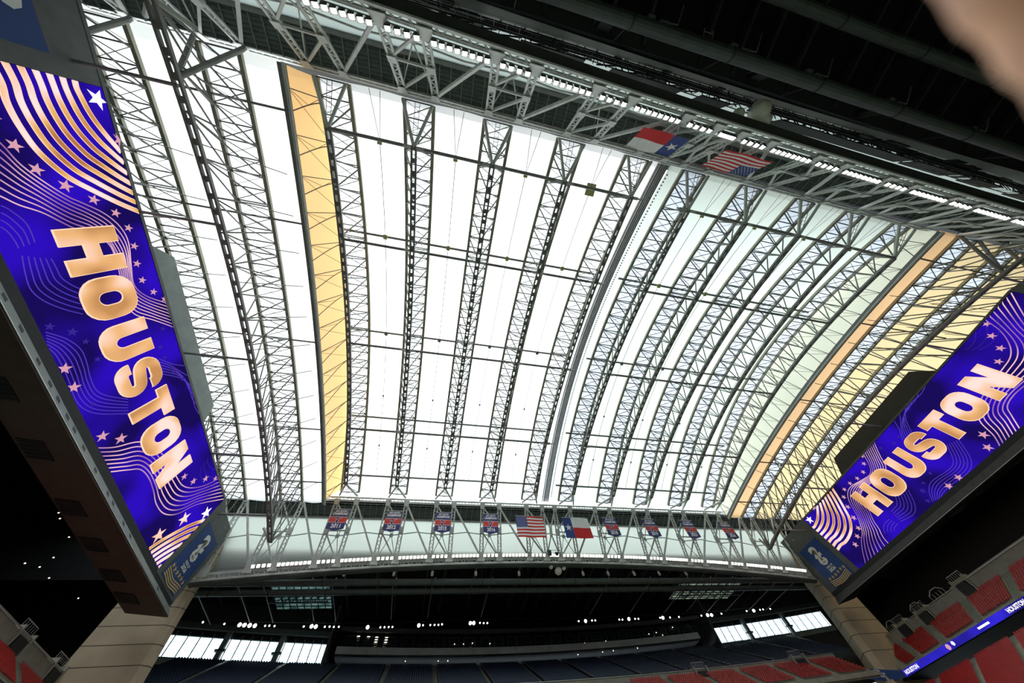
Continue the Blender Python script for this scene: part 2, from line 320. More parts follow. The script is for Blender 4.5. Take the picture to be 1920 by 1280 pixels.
# dark hung panels, bars and cross struts between near girder and the black ceiling
clut = empty('rigging_grid',(37,-19,57)); tag(clut,'tangle of black rigging bars and panels above the overhead girder','rigging')
rs = random.Random(3)
for k in range(120):
    x = (-40+rs.random()*95) if k < 40 else (58+rs.random()*75); wd = rs.choice((1.2,2.5,4.5)); zz = 54.5+rs.random()*2.6; yy = -19.2-rs.random()*1.6
    if rs.random() < 0.6: MB().box((x-37,yy+19,zz-57),(x+wd-37,yy+19.15,zz-57+1.4+rs.random()*1.8)).build('hung_panel','black',clut)
for a, b in ((-34,-26),(-20,-15),(-8,-3),(3,12),(16,27),(30,35),(44,58),(58,71),(72,82),(86,92),(98,117),(123,139)):
    MB().box((a-37,0.85,53.0-57),(b-37,1.0,56.0-57)).build('hung_panel','black',clut)
m = MB()
for k in range(150):
    x = -45+k*1.15+rs.random(); m.beam((x-37,-18.2+19,53.8-57),(x+rs.uniform(-1.5,1.5)-37,-21.2+19,57.6-57),0.10,0.10)
    if k%3 == 0: m.beam((x-37,0.6,-2.6),(x+3.2-37,-0.5,-0.6),0.16,0.16)
for yy, zz in ((-19.4,55.0),(-19.9,55.9),(-20.4,56.6),(-20.9,57.2),(-18.9,54.3)):
    m.beam((-62-37,yy+19,zz-57),(140-37,yy+19,zz-57),0.16,0.26)
o = m.build('strut','black',clut); o['kind'] = 'stuff'
MB().beam((-62-37,-23.2+19,57.0-57),(140-37,-22.6+19,57.0-57),1.9,1.2).build('edge_girder','black',clut)
# ---------------- round ducts along both sides
for sgn, yb in ((-1,-12),(1,92)):
    for dy, z, r, nm in ((9.9,50.3,0.8,'inner'),(17.0,51.4,0.75,'outer')):
        y = yb+sgn*dy; d = empty('air_duct',(CX,y,z)); side = 'far under the dark roof edge' if sgn > 0 else 'overhead against the black ceiling'
        tag(d, '%s long round grey air duct %s' % (nm, side), 'duct')
        xs = lin(-70,145,16)
        for a, b in zip(xs, xs[1:]): MB().tube((a-CX+0.05,0,0),(b-CX-0.05,0,0),r,14).build('duct_section','duct',d,smooth=False)
        for a in xs: MB().beam((a-CX,0,r),(a-CX,0,6.4),0.09,0.09).tube((a-CX-0.12,0,0),(a-CX+0.12,0,0),r+0.07,14).build('hanger','dark',d)
# ---------------- moving-roof trusses
def rib(T, z_top, z_bot, yb0, yb1, hw, yn, castle_w=0.95):
    zo = T.location.z; xo = T.location.x
    ys = lin(-11.5, 91.5, 43)
    for s in (-1,1): MB().path([V(s*hw, y, z_top(y)-0.45-zo) for y in ys], 0.60, 0.62).build('top_chord','steel_y',T)
    w = MB()
    for i, y in enumerate(ys):
        z = z_top(y)-0.5-zo; w.beam((-hw,y,z),(hw,y,z),0.22,0.24)
        if i < len(ys)-1:
            y2 = ys[i+1]; z2 = z_top(y2)-0.5-zo; s = 1 if i%2 else -1
            w.beam((-hw*s,y,z),(hw*s,y2,z2),0.14,0.14); w.beam((hw*s,y,z+0.2),(-hw*s,y2,z2+0.2),0.08,0.08)
    o = w.build('lacing','steel_d',T); o['kind'] = 'stuff'
    w = MB(); nb = lin(yb0, yb1, 20); na = lin(-8.5, 88.5, 21)
    for i, y in enumerate(nb):
        for s in (-1,1):
            for yy in (na[i], na[i+1]): w.tube((0,y,z_bot(y)-zo),(s*hw,yy,z_top(yy)-0.5-zo),0.15,5)
    o = w.build('web_bars','steel_d',T); o['kind'] = 'stuff'
    # ladder-like lower chord: two rails, battens and plates
    c = MB(); yy = lin(yb0, yb1, 40)
    for s in (-1,1): c.path([V(s*castle_w*0.40, y, z_bot(y)-zo) for y in yy], 0.34, 0.5)
    for i, y in enumerate(lin(yb0, yb1, 44)): c.beam((-castle_w*0.4,y,z_bot(y)-zo),(castle_w*0.4,y,z_bot(y)-zo),0.85,0.3)
    c.build('lower_chord','steel_d',T)
    for y, e in ((yb0,-11.3),(yb1,91.3)):
        for s in (-1,1): MB().tube((0,y,z_bot(y)-zo),(s*hw,e,yn-zo),0.3,8).build('end_strut','steel',T)
        m = MB()
        for k in range(9):      # little ladder beside the strut
            t = k/9; m.beam((-0.4,y+(e-y)*t,z_bot(y)-zo+(yn-z_bot(y))*t),(0.4,y+(e-y)*t,z_bot(y)-zo+(yn-z_bot(y))*t),0.08,0.08)
        for s in (-0.4,0.4): m.beam((s,y,z_bot(y)-zo),(s,e,yn-zo),0.08,0.08)
        m.build('ladder','steel_d',T)
T0 = empty('roof_truss',(PAN[0],0,70)); rib(T0, zt, zb, -4.2, 84.2, HW, 68.6); index_children(T0)
for i, c in enumerate(PAN):
    t = T0 if i == 0 else copy_tree(T0); t.location.x = c
    side = 'left' if i < 5 else 'right'
    tag(t, 'arched triangular steel truss, %s from the left under the %s sliding roof panel' % (ordn(i if i < 5 else i-5), side), 'truss', 'arched trusses of the sliding roof')
T1 = empty('fixed_roof_truss',(FIX[0],0,65)); rib(T1, ft, fb, -12.8, 92.8, 2.85, 58.0, 1.1); index_children(T1)
for i, c in enumerate(FIX[:2]+FIXR[:2]):
    t = T1 if i == 0 else copy_tree(T1); t.location.x = c
    tag(t, ['arched truss under the fixed roof left of the orange strip','arched truss half hidden behind the left video board','arched truss below the peach strip of the fixed roof on the right','arched truss under cream roof nearest the right video board'][i], 'truss', 'arched trusses of the fixed roof')
    for s in (-1,1):       # big V braces from the lower chord up to the girder near its ends
        MB().tube((0,-5.3,fb(-5.3)-65),(s*3.4,-12.2,66.6-65),0.36,8).build('end_brace','steel_d',t)
    # sway braces out to the next bay
    m = MB()
    for y in lin(2,82,12):
        for s in (-1,1): m.beam((0,y,fb(y)-65),(s*7.0,y+2.5,ft(y)-65.7),0.13,0.13)
    o = m.build('sway_bars','steel_d',t); o['kind'] = 'stuff'
# gutters beside the drop membranes, hoops and braces on them
for side, g, pe in (('left',-32.5,PAN[0]-HW),('right',107.45,PAN[9]+HW)):
    t = empty('gutter_beam',(g,0,68)); tag(t,'smooth curved dark grey beam along the %s' % ('orange strip on the left' if side=='left' else 'peach strip on the right'),'beam')
    MB().path([V(0,y,ft(y)-0.6-68) for y in YS],0.85,1.1).build('web','steel_d',t); MB().tubes([V(0.5 if side=='left' else -0.5,y,ft(y)-1.2-68) for y in YS],0.28,8).build('pipe','steel',t)
    h = empty('hoop_row',(g,0,72)); tag(h,'curved hoops and thin braces crossing the %s strip of membrane' % ('orange' if side=='left' else 'pale cream'),'brace')
    for y in lin(-8,89,16):
        arc = []
        for k in range(7):
            q = k/6; arc.append(V((pe-g)*q, y+3.2*(1-math.sin(q*math.pi/2))*0.9, ft(y)+(zt(y)-ft(y))*math.sin(q*math.pi/2)-0.35-72))
        MB().tubes(arc,0.10,5).build('hoop','steel_d',h)
        m = MB(); m.beam((0,y-0.6,ft(y)-72),(pe-g,y-0.6,zt(y)-1.0-72),0.14,0.14); m.beam(arc[3],(0,y-0.6,ft(y)-72),0.07,0.07); m.beam(arc[3],(pe-g,y-0.6,zt(y)-1-72),0.07,0.07); m.beam((0,y-0.6,ft(y)-72),(pe-g,y+5,zt(y+5)-1-72),0.07,0.07)
        m.build('brace','steel_d',h)
# seam between the sliding panels
t = empty('seam_beam',(37.3,0,80)); tag(t,'dark bundle of parallel curved rails where the two sliding roofs meet','rail')
for dx, w, m_ in ((-1.75,0.22,'steel_d'),(-1.2,0.26,'steel_d'),(-0.75,0.22,'steel_d'),(-0.3,0.22,'steel_d'),(0.2,0.3,'steel_d')):
    MB().path([V(dx,y,zt(y)-0.9-80) for y in YS],w,0.55).build('rail',m_,t)
m = MB()
for y in lin(-10,90,150): m.beam((1.3,y,zt(y)-0.5-80),(1.5,y,zt(y)-0.5-80),0.3,0.2)
m.build('dotted_edge','black',t)
# long purlins
def purl(y, z, x0, x1, r, lab):
    t = empty('purlin',((x0+x1)/2,y,z)); tag(t,lab,'purlin','long tubes across the roof trusses')
    MB().tube((x0-(x0+x1)/2,0,0),(x1-(x0+x1)/2,0,0),r,8).build('tube','steel_d',t)
    for c in PAN+FIX[:1]+FIXR[:1]:
        if x0 < c < x1:
            m = MB(); 
            for s in (-1,1): m.beam((c-(x0+x1)/2+s*2.6,0,0.1),(c-(x0+x1)/2+s*0.5,0,-0.5),0.3,0.3)
            m.build('bracket','steel',t)
K = ['nearest the overhead girder','second from the overhead girder','across the middle of the roof','fourth from the overhead girder','nearest the far girder']
for hx0, hx1, sd in ((PAN[0],PAN[4]+1.5,'left'),(PAN[5]-2,PAN[9],'right')):
    for i, y in enumerate((-4.2,15,40.7,66.5)): purl(y, zb(y), hx0, hx1, 0.30, 'straight lower grey tube of the %s sliding roof, %s' % (sd, K[i]))
    for i, y in ((1,14.2),(2,40.3),(3,67.5),(4,86)): purl(y, zt(y)-0.9, hx0-2.5, hx1, 0.28, 'straight upper grey tube of the %s sliding roof, %s' % (sd, K[i]))
for sd, x0, x1 in (('left',-66,-32.5),('right',107.4,140)):
    for i, y in enumerate((-5.3,13,40,66,84)):
        purl(y, ft(y)-0.8, x0, x1, 0.2, 'upper grey tube of the fixed %s roof, %s' % (sd, K[i]))
        purl(y+0.8, fb(y)+0.1, min(x0, FIX[0]) if sd=='left' else FIXR[0], FIX[0] if sd=='left' else x1, 0.24, 'lower grey tube of the fixed %s roof, %s' % (sd, K[i]))
# valley cables with blocks
bays = [((PAN[i]+PAN[i+1])/2, 'left' if i < 4 else 'right', i if i < 4 else i-5) for i in range(9) if i != 4]
for x, sd, i in bays:
    t = empty('valley_cable',(x,40,78)); tag(t,'thin valley cable with small pulley blocks, %s bay of the %s sliding roof' % (ordn(i), sd),'cable','valley cables between the roof trusses')
    MB().tubes([V(0,y-40,zt(y)-1.3-78) for y in lin(-4.2,86,14)],0.07,4).build('cable','steel_d',t)
    MB().tubes([V(-0.9,-51.5,zt(-11.5)-2-78),V(0,-44.2,zt(-4.2)-1.3-78),V(0.9,-51.5,zt(-11.5)-2-78)],0.05,4).build('fork','steel_d',t)
    for k, y in enumerate((-4.2,14.2,40.3,60,76)):
        r = (1.0 if (k == 0 and sd=='left' and i == 3) else 0.42) if k < 3 else 0.22
        b = MB().box((-r,y-40-r*1.2,zt(y)-1.55-78),(r,y-40+r*1.2,zt(y)-1.25-78)).build('pulley_block','yel' if k < 2 else 'steel_d',t)
# ---------------- video boards
A0=[(-0.2,5.7),(2.0,6.0),(4.0,5.8),(6.4,6.1),(8.9,6.9),(11.4,8.7),(13.1,11.0),(14.9,13.8),(16.3,16.4)]
A1=[(-0.2,13.1),(0.8,13.0),(1.9,13.2),(3.2,13.5),(4.5,14.0),(5.8,14.7),(6.6,15.2),(7.5,15.8),(8.3,16.4)]
B0=[(2.5,-0.4),(4.4,1.2),(6.2,2.6),(8.3,3.9),(10.2,4.7),(11.9,6.0),(13.8,7.9),(14.7,9.3),(16.2,11.4),(18.2,12.8),(20.6,13.2),(24.3,12.5),(27.3,12.1),(29.6,13.4),(31.9,16.4)]
B1=[(12.9,0.0),(13.2,1.0),(13.8,2.0),(14.8,3.2),(15.8,5.0),(17.8,7.3),(19.0,9.5),(20.7,10.7),(23.1,10.8),(25.6,10.6),(29.0,10.1),(31.9,10.8),(33.9,13.2),(36.9,16.5)]
C0=[(20.6,1.5),(22.6,1.1),(24.8,0.9),(26.6,1.6),(28.3,3.1),(29.6,4.7)]
C1=[(21.4,3.9),(22.5,4.0),(24.0,4.1),(25.1,4.7),(25.8,5.3),(26.4,6.0)]
C2=[(14.8,1.7),(15.4,2.3),(17.0,3.1),(19.2,3.1)]
C3=[(17.1,0.9),(17.8,1.3),(19.0,1.5),(19.7,1.5)]
D0=[(30.6,0.4),(32.4,2.0),(34.5,2.9),(36.8,2.9),(39.0,2.6),(41.5,2.6),(43.3,3.5),(45.7,5.8)]
D1=[(32.6,-0.1),(34.0,0.3),(36.3,0.4),(38.9,0.3),(41.7,0.1),(43.9,0.6),(45.8,2.0),(48.2,5.1)]
E0=[(41.2,12.1),(42.5,13.2),(43.6,14.2),(44.6,15.5),(45.3,16.5)]
E1=[(44.1,11.6),(47.3,14.8),(50.7,15.9),(54.6,15.6),(58.2,16.2)]
F0=[(51.0,-0.1),(52.7,1.8),(54.5,4.9),(57.7,6.8),(62.7,7.9),(67.3,8.3),(70.6,8.8),(73.2,10.3),(75.6,13.0),(77.3,16.6)]
F1=[(56.5,0.0),(58.4,2.1),(60.0,3.6),(62.8,4.2),(66.3,4.1),(69.6,3.7),(73.2,4.2),(76.1,6.2),(78.5,10.2),(84.2,15.9)]
G0=[(77.9,-0.1),(79.2,3.0),(81.9,7.4),(84.8,10.8)]
G1=[(84.2,-0.1),(84.5,0.5),(84.8,1.2),(85.0,2.1)]
def cat(P, n=40):
    out = []; Q = [P[0]]+P+[P[-1]]; m = len(P)-1
    for i in range(n+1):
        t = i/n*m; k = min(int(t), m-1); f = t-k; a, b, c, d = Q[k], Q[k+1], Q[k+2], Q[k+3]
        out.append(tuple(0.5*(2*b[j]+(c[j]-a[j])*f+(2*a[j]-5*b[j]+4*c[j]-d[j])*f*f+(3*b[j]-a[j]-3*c[j]+d[j])*f**3) for j in (0,1)))
    return out
BW, BH = 84.5, 15.95
def band(mb, pts, w, z=0.05):
    inside = lambda p: -0.02 <= p[0] <= BW+0.02 and -0.02 <= p[1] <= BH+0.02
    L = []; 
    for i, p in enumerate(pts):
        a = pts[max(0,i-1)]; b = pts[min(len(pts)-1,i+1)]; dx, dy = b[0]-a[0], b[1]-a[1]; l = math.hypot(dx,dy) or 1
        nx, ny = -dy/l*w/2, dx/l*w/2; cl = lambda x,y: (min(max(x,0),BW), min(max(y,0),BH))
        L.append((inside(p), cl(p[0]+nx,p[1]+ny), cl(p[0]-nx,p[1]-ny)))
    for u, v in zip(L, L[1:]):
        if u[0] or v[0]: mb.add([(u[1][0],u[1][1],z),(u[2][0],u[2][1],z),(v[2][0],v[2][1],z),(v[1][0],v[1][1],z)],[(0,1,2,3)])
def family(P, Q, n, w, m, parent, name='stripe', edge=None):
    a, b = cat(P,64), cat(Q,64)
    for k in range(n):
        t = k/(n-1) if n > 1 else 0
        pts = [(p[0]*(1-t)+q[0]*t, p[1]*(1-t)+q[1]*t) for p, q in zip(a,b)]
        mb = MB()
        if edge:
            band(mb, pts, w*1.35, 0.04); mb.build(name+'_edge', edge, parent); mb = MB()
        band(mb, pts, w, 0.07); 
        if mb.f: mb.build(name, m, parent)
def rrect(x0,y0,x1,y1,r,n=5):
    P = []
    for cx,cy,a in ((x1-r,y1-r,0),(x0+r,y1-r,90),(x0+r,y0+r,180),(x1-r,y0+r,270)):
        for k in range(n+1):
            t = math.radians(a+90*k/n); P.append((cx+r*math.cos(t), cy+r*math.sin(t)))
    return P
def ring(mb, O, I, z, h):
    n = len(O)
    for i in range(n):
        j = (i+1)%n; mb.add([(*O[i],z),(*O[j],z),(*I[j],z),(*I[i],z)],[(0,1,2,3)]); mb.add([(*O[i],0.03),(*O[j],0.03),(*O[j],z),(*O[i],z)],[(0,1,2,3)])
def letter(ch, u0, g=0.0):
    """block capital as mesh; g grows the outline for the pale rim"""
    mb = MB(); y0, y1 = 5.1-g, 11.75+g; z = 0.30 if g == 0 else 0.22; s = 2.05
    def R(a,b,c,d): mb.box((a-g,b-(g if b>5.2 else 0) ,0.04),(c+g,d+(g if d<11.7 else 0),z))
    if ch == 'H': R(u0,y0,u0+s,y1); R(u0+4.1,y0,u0+4.1+s,y1); R(u0+s-0.1,7.6,u0+4.2,9.25)
    elif ch == 'T': R(u0,10.0,u0+5.6,y1); R(u0+1.65,y0,u0+3.75,10.2)
    elif ch == 'O': ring(mb, rrect(u0-g,y0,u0+6.3+g,y1,2.5), rrect(u0+2.1+g,6.9+g,u0+4.2-g,9.95-g,0.95), z, 0.2)
    elif ch == 'U':
        P = [(u0-g,y1)]+[p for p in rrect(u0-g,y0,u0+5.9+g,y1,2.4)[12:24]]+[(u0+5.9+g,y1)]
        P = [(u0-g,y1)]+rrect(u0-g,y0,u0+5.9+g,y1+2,2.4)[12:24]+[(u0+5.9+g,y1)]
        Q = [(u0+2.0+g,y1)]+rrect(u0+2.0+g,6.9+g,u0+3.9-g,y1+2,0.9)[12:24]+[(u0+3.9-g,y1)]
        for i in range(len(P)-1): mb.add([(*P[i],z),(*P[i+1],z),(*Q[i+1],z),(*Q[i],z)],[(0,1,2,3)]); mb.add([(*P[i],0.03),(*P[i+1],0.03),(*P[i+1],z),(*P[i],z)],[(0,1,2,3)])
    elif ch == 'N':
        R(u0,y0,u0+2.0,y1); R(u0+4.2,y0,u0+6.2,y1); mb.prism([(u0-g,y1,0.04),(u0+2.35+g,y1,0.04),(u0+6.2+g,y0,0.04),(u0+3.85-g,y0,0.04)],(0,0,z-0.04-0.02))
    elif ch == 'S':
        w = 1.62+2*g; xl, xr, yt, yb_, ym = u0+0.85, u0+4.95, 10.78, 6.08, 8.43; r = 1.15; C = []
        def arc(cx,cy,a0,a1,rx,ry,n=8): return [(cx+rx*math.cos(math.radians(a0+(a1-a0)*k/n)), cy+ry*math.sin(math.radians(a0+(a1-a0)*k/n))) for k in range(n+1)]
        C = [(xr,9.7-g)]+arc(xr-1.3,9.78,0,90,1.3,1.15,8)+arc(xl+1.25,9.78,90,255,1.25,1.15,10)+arc(xr-1.2,7.1,75,-90,1.25,1.19,10)+arc(xl+1.3,7.1,-90,-180,1.3,1.19,8)+[(xl,7.3+g)]
        L, Rr = [], []
        for i, p in enumerate(C):
            a = C[max(0,i-1)]; b = C[min(len(C)-1,i+1)]; dx, dy = b[0]-a[0], b[1]-a[1]; l = math.hypot(dx,dy); L.append((p[0]-dy/l*w/2,p[1]+dx/l*w/2)); Rr.append((p[0]+dy/l*w/2,p[1]-dx/l*w/2))
        for i in range(len(C)-1):
            mb.add([(*L[i],z),(*L[i+1],z),(*Rr[i+1],z),(*Rr[i],z)],[(0,1,2,3)])
            mb.add([(*L[i],0.03),(*L[i+1],0.03),(*L[i+1],z),(*L[i],z)],[(0,1,2,3)]); mb.add([(*Rr[i],0.03),(*Rr[i+1],0.03),(*Rr[i+1],z),(*Rr[i],z)],[(0,1,2,3)])
    return mb
STARS=[(1.54,15.0,1.3),(6.2,16.3,1.0),(8.31,4.94,.8),(10.74,5.98,.8),(12.54,8.16,.85),(14.27,10.67,.75),(16.15,12.78,.7),(18.41,13.82,.65),(21.21,13.84,.65),(23.97,13.43,.65),(26.75,13.43,.65),(29.13,14.54,.65),(30.88,15.9,.6),(36.43,0.5,.9),(39.65,0.5,.9),(49.54,1.0,.95),(51.85,2.9,1.0),(68.85,9.62,.8),(71.85,10.91,.85),(73.94,13.39,.85),(76.23,15.4,.7),(76.94,2.13,1.5),(78.87,6.98,1.5),(83.0,11.3,1.5),(5.62,4.0,.85)]
DIM=[(30.03,0.98,.6),(31.66,2.86,.7),(33.64,3.76,.5),(36.9,4.19,.5),(39.2,12.9,.5),(41.5,13.1,.45),(45.2,13.8,.5),(47.4,14.9,.55),(36,14.2,.5),(43.5,1.6,.4)]
def board(name, M4, label, side):
    B = empty(name); B.matrix_world = M4; tag(B, label, 'video board')
    MB().box((0,0,-0.3),(BW,BH,0)).build('screen','scr',B)
    scr = B
    # housing: frame plates round the screen
    MB().prism([(-13,16.0,-0.5),(-13,16.6,-0.5),(84.5,16.5,-0.5),(96.8,13.2,-0.5),(96.8,-1.2,-0.5),(84.5,-1.2,-0.5),(84.5,16.0,-0.5)],(0,0,-2.5)).build('frame','hsg',B)
    MB().box((-14,-1.6,-3),(97,16.0,-0.5)).build('back_case','hsg',B)
    MB().prism([(-14,16.05,-0.45),(84.55,16.05,-0.45),(84.55,-0.4,-0.45),(96.8,-0.4,-0.45),(96.8,13.2,-0.45),(84.55,16.5,-0.45),(-14,16.5,-0.45)][::-1],(0,0,0.5)).build('frame_trim','hsg',B)
    MB().box((-14,-0.45,-0.5),(-0.05,16.5,0.0)).build('end_panel','hsg',B)
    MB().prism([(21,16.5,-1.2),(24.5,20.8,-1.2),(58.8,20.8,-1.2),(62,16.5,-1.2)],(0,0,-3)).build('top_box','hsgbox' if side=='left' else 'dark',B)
    # ledge below the screen with dark square holes
    MB().box((-14,-1.1,-0.6),(97,-0.02,0.04)).build('black_strip','black',B)
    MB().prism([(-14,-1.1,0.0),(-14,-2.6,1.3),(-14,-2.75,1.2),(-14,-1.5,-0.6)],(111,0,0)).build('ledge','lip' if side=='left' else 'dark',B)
    for y in (18,22,26.2,31.0,34.6,37.2,40.3,42.8,46.4,51.2,56.7,59.2,64.5,68.1,85.5):
        u = y+2.35; MB().prism([(u,-1.45,0.32),(u+1.0,-1.45,0.32),(u+1.0,-2.05,0.84),(u,-2.05,0.84)],(0,-0.03,-0.03)).build('ledge_hole','black',B)
    MB().beam((-14,-2.65,1.3),(97,-2.65,1.3),0.12,0.12).build('lip_edge','rail',B)
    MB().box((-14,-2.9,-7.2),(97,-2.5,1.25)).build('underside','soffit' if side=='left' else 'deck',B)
    for y in (28.6,36.8,48,61.1,71.1,80.9,89):
        u = y+1.5
        MB().box((u-2.0,-3.0,-6.6),(u+2.0,-2.9,-2.9)).build('vent_recess','black',B)
        m = MB()
        for k in range(5): m.beam((u-1.6+k*0.8,-3.04,-6.6),(u-1.6+k*0.8,-3.04,-2.9),0.08,0.08)
        m.build('vent_bars','dark',B)
    # letters
    for ch, u0 in (('H',17.95),('O',25.1),('U',32.8),('S',39.85),('T',46.7),('O',53.05),('N',60.6)):
        o = letter(ch,u0).build('letter','gold_l',B); r = letter(ch,u0,0.11).build('letter_rim','edge_l',o)
    family(A0,A1,7,0.50,'gold_s',B,'stripe','edge_l')
    family(B0,B1,8,0.16,'pink',B,'thin_stripe'); family(C0,C1,6,0.13,'violet',B,'swirl_line'); family(C2,C3,4,0.13,'violet',B,'swirl_line')
    family(D0,D1,6,0.13,'violet',B,'swirl_line'); family(E0,E1,6,0.15,'violet',B,'swirl_line'); family(F0,F1,7,0.19,'pink',B,'thin_stripe'); family(G0,G1,6,0.55,'gold_s',B,'stripe','edge_l')
    family([(79.5,16),(76,13.2),(72,12.6),(70,13.4)],[(74,16),(72,15),(70,14.8),(69,15.2)],3,0.1,'dimvio',B,'swirl_line')
    for L, m in ((STARS,'pstar'),(DIM,'dimvio')):
        for i, (u,v,r) in enumerate(L):
            P = star_pts(u,v,r,0.15); P = [(min(max(a,0),BW),min(max(b,0),BH)) for a,b in P]
            mm = 'wstar' if (m=='pstar' and i in (0,23)) else ('gold_l' if (m=='pstar' and r>1.2) else m)
            mb = MB(); n = len(P); mb.add([(u,v,0.14 if m=='pstar' else 0.08)]+[(a,b,0.075) for a,b in P],[(0,k+1,(k+1)%n+1) for k in range(n)]); mb.build('star',mm,B)
    # printed panels at both ends
    for u0 in ((86.4,) if side=='left' else ())+((-11.2,)):
        p = MB().box((u0,0.1,0.0),(u0+9.0,11.3,0.12)).build('printed_panel','adblue',B)
        Zp = 0.15
        def fl(nm, pts, faces, m_, z=Zp): flat(nm, pts, faces, z, m_, p)
        for dgt, yy in (('2',7.35),('6',5.0)):
            v_, f_ = text_mesh(dgt, 3.0, 3.1, 0.075); fl('numeral', [(x+u0+3.0,y+yy) for x,y in v_], f_, 'adwhite', Zp+(0.02 if dgt=='6' else 0))
        cup = [(0,0),(1.1,0),(0.95,0.5),(0.7,0.7),(0.62,1.9),(0.95,2.7),(1.15,3.4),(0.95,4.0),(0.55,4.25),(0.15,4.0),(-0.05,3.4),(0.15,2.7),(0.48,1.9),(0.4,0.7),(0.15,0.5)]
        fl('cup_emblem', [(u0+3.95+x*0.95,6.3+y*0.78) for x,y in cup], [tuple(range(len(cup)))], 'trophy', Zp+0.05)
        for tx, x_, y_, w_, h_, mm in (('FIFA',3.7,5.45,1.5,0.5,'trophy'),('WORLD CUP',3.3,4.1,2.7,0.55,'adwhite'),('2026',3.3,3.1,2.7,0.85,'adwhite')):
            v_, f_ = text_mesh(tx, w_, h_, 0.03); fl('lettering', [(x+u0+x_,y+y_) for x,y in v_], f_, mm, Zp+0.07)
        for k in range(6): P = star_pts(u0+1.1+k*1.4, 2.3-0.12*math.sin(k*1.2), 0.62, 0.1); mb = MB(); mb.add([(*q,Zp) for q in P],[tuple(range(10))]); mb.build('gold_star','gold',p)
        for k in range(4):
            a = [(u0+0.3+j*0.42, 1.45-k*0.4+0.22*math.cos(j*0.33)) for j in range(21) if u0+0.3+j*0.42 <= u0+8.7]; mb = MB()
            for q, r in zip(a,a[1:]): mb.add([(q[0],q[1]-0.11,Zp),(r[0],r[1]-0.11,Zp),(r[0],r[1]+0.11,Zp),(q[0],q[1]+0.11,Zp)],[(0,1,2,3)])
            mb.build('gold_wave','gold',p)
    return B
def frame_matrix(o, ux, uy, uz): return Matrix(((ux.x,uy.x,uz.x,o.x),(ux.y,uy.y,uz.y,o.y),(ux.z,uy.z,uz.z,o.z),(0,0,0,1)))
vL = (V(-52.5,0,59.2)-V(-54.2,0,43.3)).normalized(); vR = (V(127.74,0,59.2)-V(130.6,0,43.6)).normalized()
board('video_board', frame_matrix(V(-54.2,-2.35,43.3),V(0,1,0),vL,V(0,1,0).cross(vL)),'huge left video board showing HOUSTON in gold on violet blue','left')
board('video_board', frame_matrix(V(130.6,82.15,43.6),V(0,-1,0),vR,V(0,-1,0).cross(vR)),'huge right video board showing HOUSTON in gold on violet blue','right')
# ---------------- supercolumns
def supercol(sg, label):
    ox = -58 if sg < 0 else 2*CX+58; T = empty('concrete_column',(ox,102,-9)); tag(T,label,'column')
    def sec(z):     # outline at height z; inner edge faces the field
        k = (47-z)/47; fl = 0.28*max(0,38-z)
        inn = (3.7+0.12*max(0,47-z)) if sg < 0 else (0.9+0.15*max(0,48-z)); outw = 9.5 if sg < 0 else 11.0
        if z > 48: outw = (9.5 if sg < 0 else 11.0)-0.25*(z-46)
        pts = [(-outw,-3),(inn-1.6,-3),(inn-1.0,-2.6),(inn-0.5,-2.4),(inn,-1.5),(inn-3.6,4),(-outw,4)]
        return [V(x*(-sg) , y, z+9) for x, y in pts]
    zs = [-9,6,15,21,26,30.5,34.3,37.6,40.8,44.1,47.4,51,56,61]
    for a, b in zip(zs, zs[1:]):
        A, B = sec(a), sec(b); n = len(A); m = MB()
        m.add(A+B,[(i,(i+1)%n,n+(i+1)%n,n+i) for i in range(n)]); m.build('precast_segment','conc',T)
        C = [p+V(0,0,-0.07) for p in B]; D = [p+V(0,0,0.07) for p in B]
        ctr = sum((p for p in B), V(0,0,0))/n; out_ = lambda L: [ctr.lerp(p,1.006) for p in L]
        m = MB(); C = out_(C); D = out_(D); m.add(C+D,[(i,(i+1)%n,n+(i+1)%n,n+i) for i in range(n)]); m.build('joint','seam',T)
supercol(-1,'broad tan precast concrete column below the end of the left video board')
supercol(1,'tapering tan precast concrete column below the end of the right video board')
# ---------------- banners and flags
def bull(parent, w, y, cx, cz):
    """steer head mark: navy left half, red right half, white rim, star"""
    lf = [(0.02,0.5),(-0.28,0.44),(-0.36,0.62),(-0.30,0.22),(-0.42,0.05),(-0.24,-0.02),(-0.30,-0.2),(-0.20,-0.52),(0.0,-0.78),(0.12,-0.72),(0.06,-0.3),(0.10,0.0),(-0.02,0.2)]
    rt = [(0.10,0.0),(0.06,-0.3),(0.16,-0.5),(0.20,-0.2),(0.26,-0.02),(0.48,0.12),(0.60,0.5),(0.44,0.28),(0.16,0.24),(0.06,0.34),(-0.02,0.2)]
    for P, m, k, dy in ((lf,'bwhite',1.16,0.0),(rt,'bwhite',1.16,0.0),(lf,'bnavy',1.0,-0.03),(rt,'bred',1.0,-0.03)):
        MB().add([(cx+x*k*w, y+dy, cz+z*k*w) for x,z in P],[tuple(range(len(P)))]).build('emblem_shape',m,parent)
    MB().add([(cx-0.1*w+a, y-0.05, cz+b) for a,b in star_pts(0,0,0.17*w)],[tuple(range(10))]).build('emblem_star','bwhite',parent)
